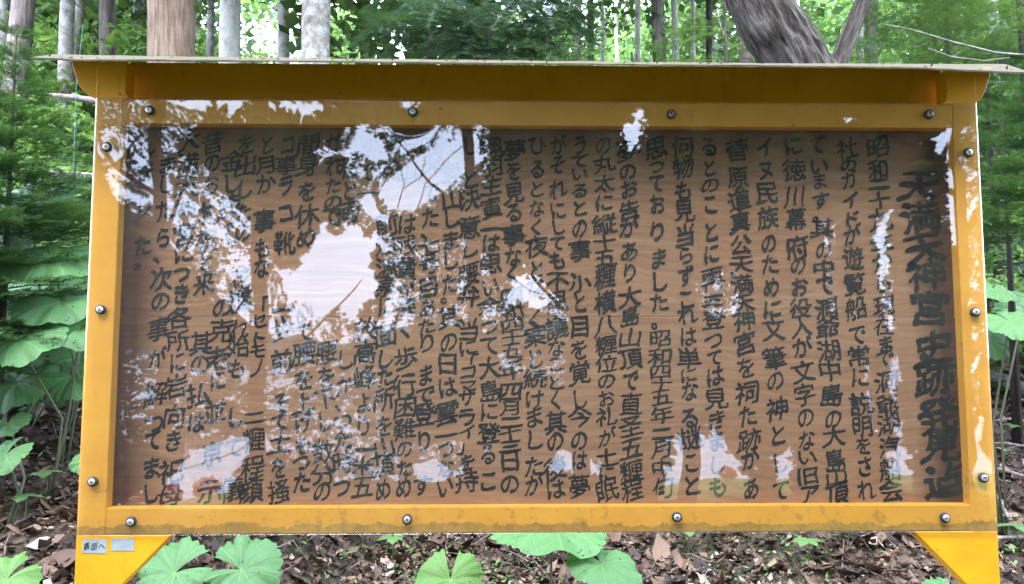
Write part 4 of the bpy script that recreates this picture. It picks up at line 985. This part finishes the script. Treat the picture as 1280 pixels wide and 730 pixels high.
for po in OPEN: k2 &= ~inside(po, X2, Y2)
for po, f_, an_, ln_, wd_ in SPECK: k2 &= ~(inside(po, X2+r_.normal(size=len(rep))*3, Y2+r_.normal(size=len(rep))*3) & (streaks(X2+r_.normal(size=len(rep))*1.8, Y2+r_.normal(size=len(rep))*1.8, an_, ln_, wd_) > .5+(f_-.5)*.75))
k2 &= P2[:, 2] > np.where(P2[:, 1] < -3, .14*(P2[:, 1]+3), 0)
keep &= ~insp
LS = np.concatenate([(r_.uniform(.08, .16, NL)*np.where(deep, 1.9, 1.))[keep], LS2[k2]])
P = np.concatenate([P[keep], P2[k2]]); TX = np.array([-10.5, -8.2, -6.3, -4.6, -3.35, -.45, .9, 2.5, 4.2, 6.0, 8.1, 10.3]); own = np.argmin(np.abs(P[:, 0][:, None]-TX[None, :]+r_.normal(size=(len(P), 1))*.5), 1)
for k, tx in enumerate(TX):
    Q = P[own == k]; ty = -8.2+.5*math.sin(k*2.3); t = empty('lakeside_tree', (tx, ty, gz(tx, ty)))
    tag(t, 'leafy tree between the viewer and the lake, mirrored dark in the clear sheet', 'tree', 'trees along the lake shore behind the viewer')
    X0 = Q-np.array([tx, ty, gz(tx, ty)]); nq = len(Q)
    V, Fc = leaves(X0, LS[own == k], .45, .05, r_); obj('crown', amesh(V, Fc, np.repeat(r_.uniform(0, 1, nq), 2)), M['lake_crown'], t)
    parts = [tube([(0, 0, -.3), (.05, 0, 2.2), (-.05, .1, 4.6), (0, 0, 7)], [.13, .11, .08, .03], 10, .15, 4)]
    for q in range(7):
        a = q*2.4; z = 1.9+q*.55; parts.append(tube([(0, 0, z), (math.cos(a)*.7, math.sin(a)*.6, z+.5), (math.cos(a)*1.3, math.sin(a)*1.1, z+1.2)], [.04, .025, .008], 6))
    obj('trunk', pmesh(*join(parts)), M['bark_dark'], t, True)
# broad hand-shaped leaves and bare twigs that hang into the gaps of the crowns
def mir(px, py, D):
    d_ = FW+RX*((px-640)/F_PX)+UP*((365-py)/F_PX); t_ = (D-CY)/d_.y
    return np.array([EYE.x+d_.x*t_, -D, EYE.z+d_.z*t_])
sp_t = bpy.data.objects['lakeside_tree.004']; o0 = np.array(sp_t.location); V = []; Fc = []
for (px, py, r_px, a0, n_) in ((318, 150, 26, 90, 5), (345, 152, 20, 60, 5), (372, 158, 22, 90, 5), (415, 152, 26, 110, 5), (265, 152, 20, 80, 5), (478, 332, 24, 175, 4), (486, 352, 24, 190, 4), (480, 375, 22, 170, 4), (462, 388, 18, 200, 4), 
                              (600, 232, 24, 150, 4), (560, 262, 22, 120, 5), (470, 262, 18, 30, 4), (650, 398, 22, 100, 5), (690, 340, 20, 240, 4), (640, 332, 18, 300, 4), (255, 262, 18, 40, 5), (215, 232, 18, 10, 5), (300, 300, 18, 60, 5), (160, 205, 18, 30, 5), (430, 275, 16, 270, 4), (350, 385, 18, 20, 5)):
    c = mir(px, py, 6.2)-o0; L_ = r_px/F_PX*(6.2-CY)
    for q in range(n_):
        a = math.radians(a0+(q-(n_-1)/2)*38); ux, uz = math.cos(a), math.sin(a); o = len(V); yj = r_.uniform(-.03, .03)
        for (t, w) in ((0, 0), (.35, -.14), (.7, -.2), (1, 0), (.7, .2), (.35, .14)): V.append((c[0]+(ux*t-uz*w)*L_, c[1]+yj+.1*t*L_, c[2]+(uz*t+ux*w)*L_))
        Fc.append(tuple(range(o, o+6)))
me = pmesh(V, Fc); obj('broad_leaf', me, M['lake_crown'], sp_t)
parts = []
for tw in (((500, 262), (505, 235), (495, 205)), ((505, 240), (525, 228), (535, 205)), ((522, 262), (530, 235), (560, 205), (590, 180)),
           ((640, 345), (665, 365), (700, 372)), ((855, 535), (860, 570), (858, 596)), ((300, 300), (280, 280), (240, 262), (200, 250)), ((200, 600), (240, 590), (290, 572), (320, 552))):
    parts.append(tube([mir(a, b, 6.6)-o0 for a, b in tw], [.007-.001*q for q in range(len(tw))], 5))
obj('twig', pmesh(*join(parts)), M['bark_dark'], sp_t)
for k, (px, py) in enumerate(((912, 607), (1000, 604), (213, 617), (255, 612), (165, 640))):
    d_ = FW+RX*((px-640)/F_PX)+UP*((365-py)/F_PX); t_ = 18/d_.y; x, y = EYE.x+d_.x*t_, -(EYE.y+18)
    P_b = unit(r_.normal(size=(260, 3)))*[.26, .26, .20]*r_.uniform(.7, 1, (260, 1))+[0, 0, .25]; V, Fc = leaves(P_b, .1, .45, .4, r_)
    o = obj('red_bush', amesh(V, Fc, np.repeat(r_.uniform(0, 1, 260), 2)), M['azalea']); o.location = (x, y, gz(x, y))
    tag(o, 'round red blossoming bush on the lawn by the lake, seen in the mirror image', 'bush', 'red bushes on the lakeside lawn')

# needles and leaf scraps lying along the eave of the roof sheet
r_ = np.random.default_rng(31); n_ = 70; xs_r = r_.uniform(38, 1285, n_); k_ = r_.uniform(0, .35, n_); pts = []
for a, b in zip(xs_r, k_):
    e = at(a, float(np.interp(a, [q[0] for q in EAVE], [q[1] for q in EAVE])), -.14); f = at(a, float(np.interp(a, [q[0] for q in RIDGE], [q[1] for q in RIDGE])), .26)
    pts.append(e.lerp(f, b)+Vector((0, 0, .004)))
V, Fc = leaves(np.array(pts), r_.uniform(.006, .016, n_), .2, 2.5, r_)
tag(obj('roof_debris', amesh(V, Fc, np.repeat(r_.uniform(.2, .9, n_), 2)), M['litter']), 'fallen needles and leaf scraps lying along the roof edge', 'leaf scraps', kind='stuff')
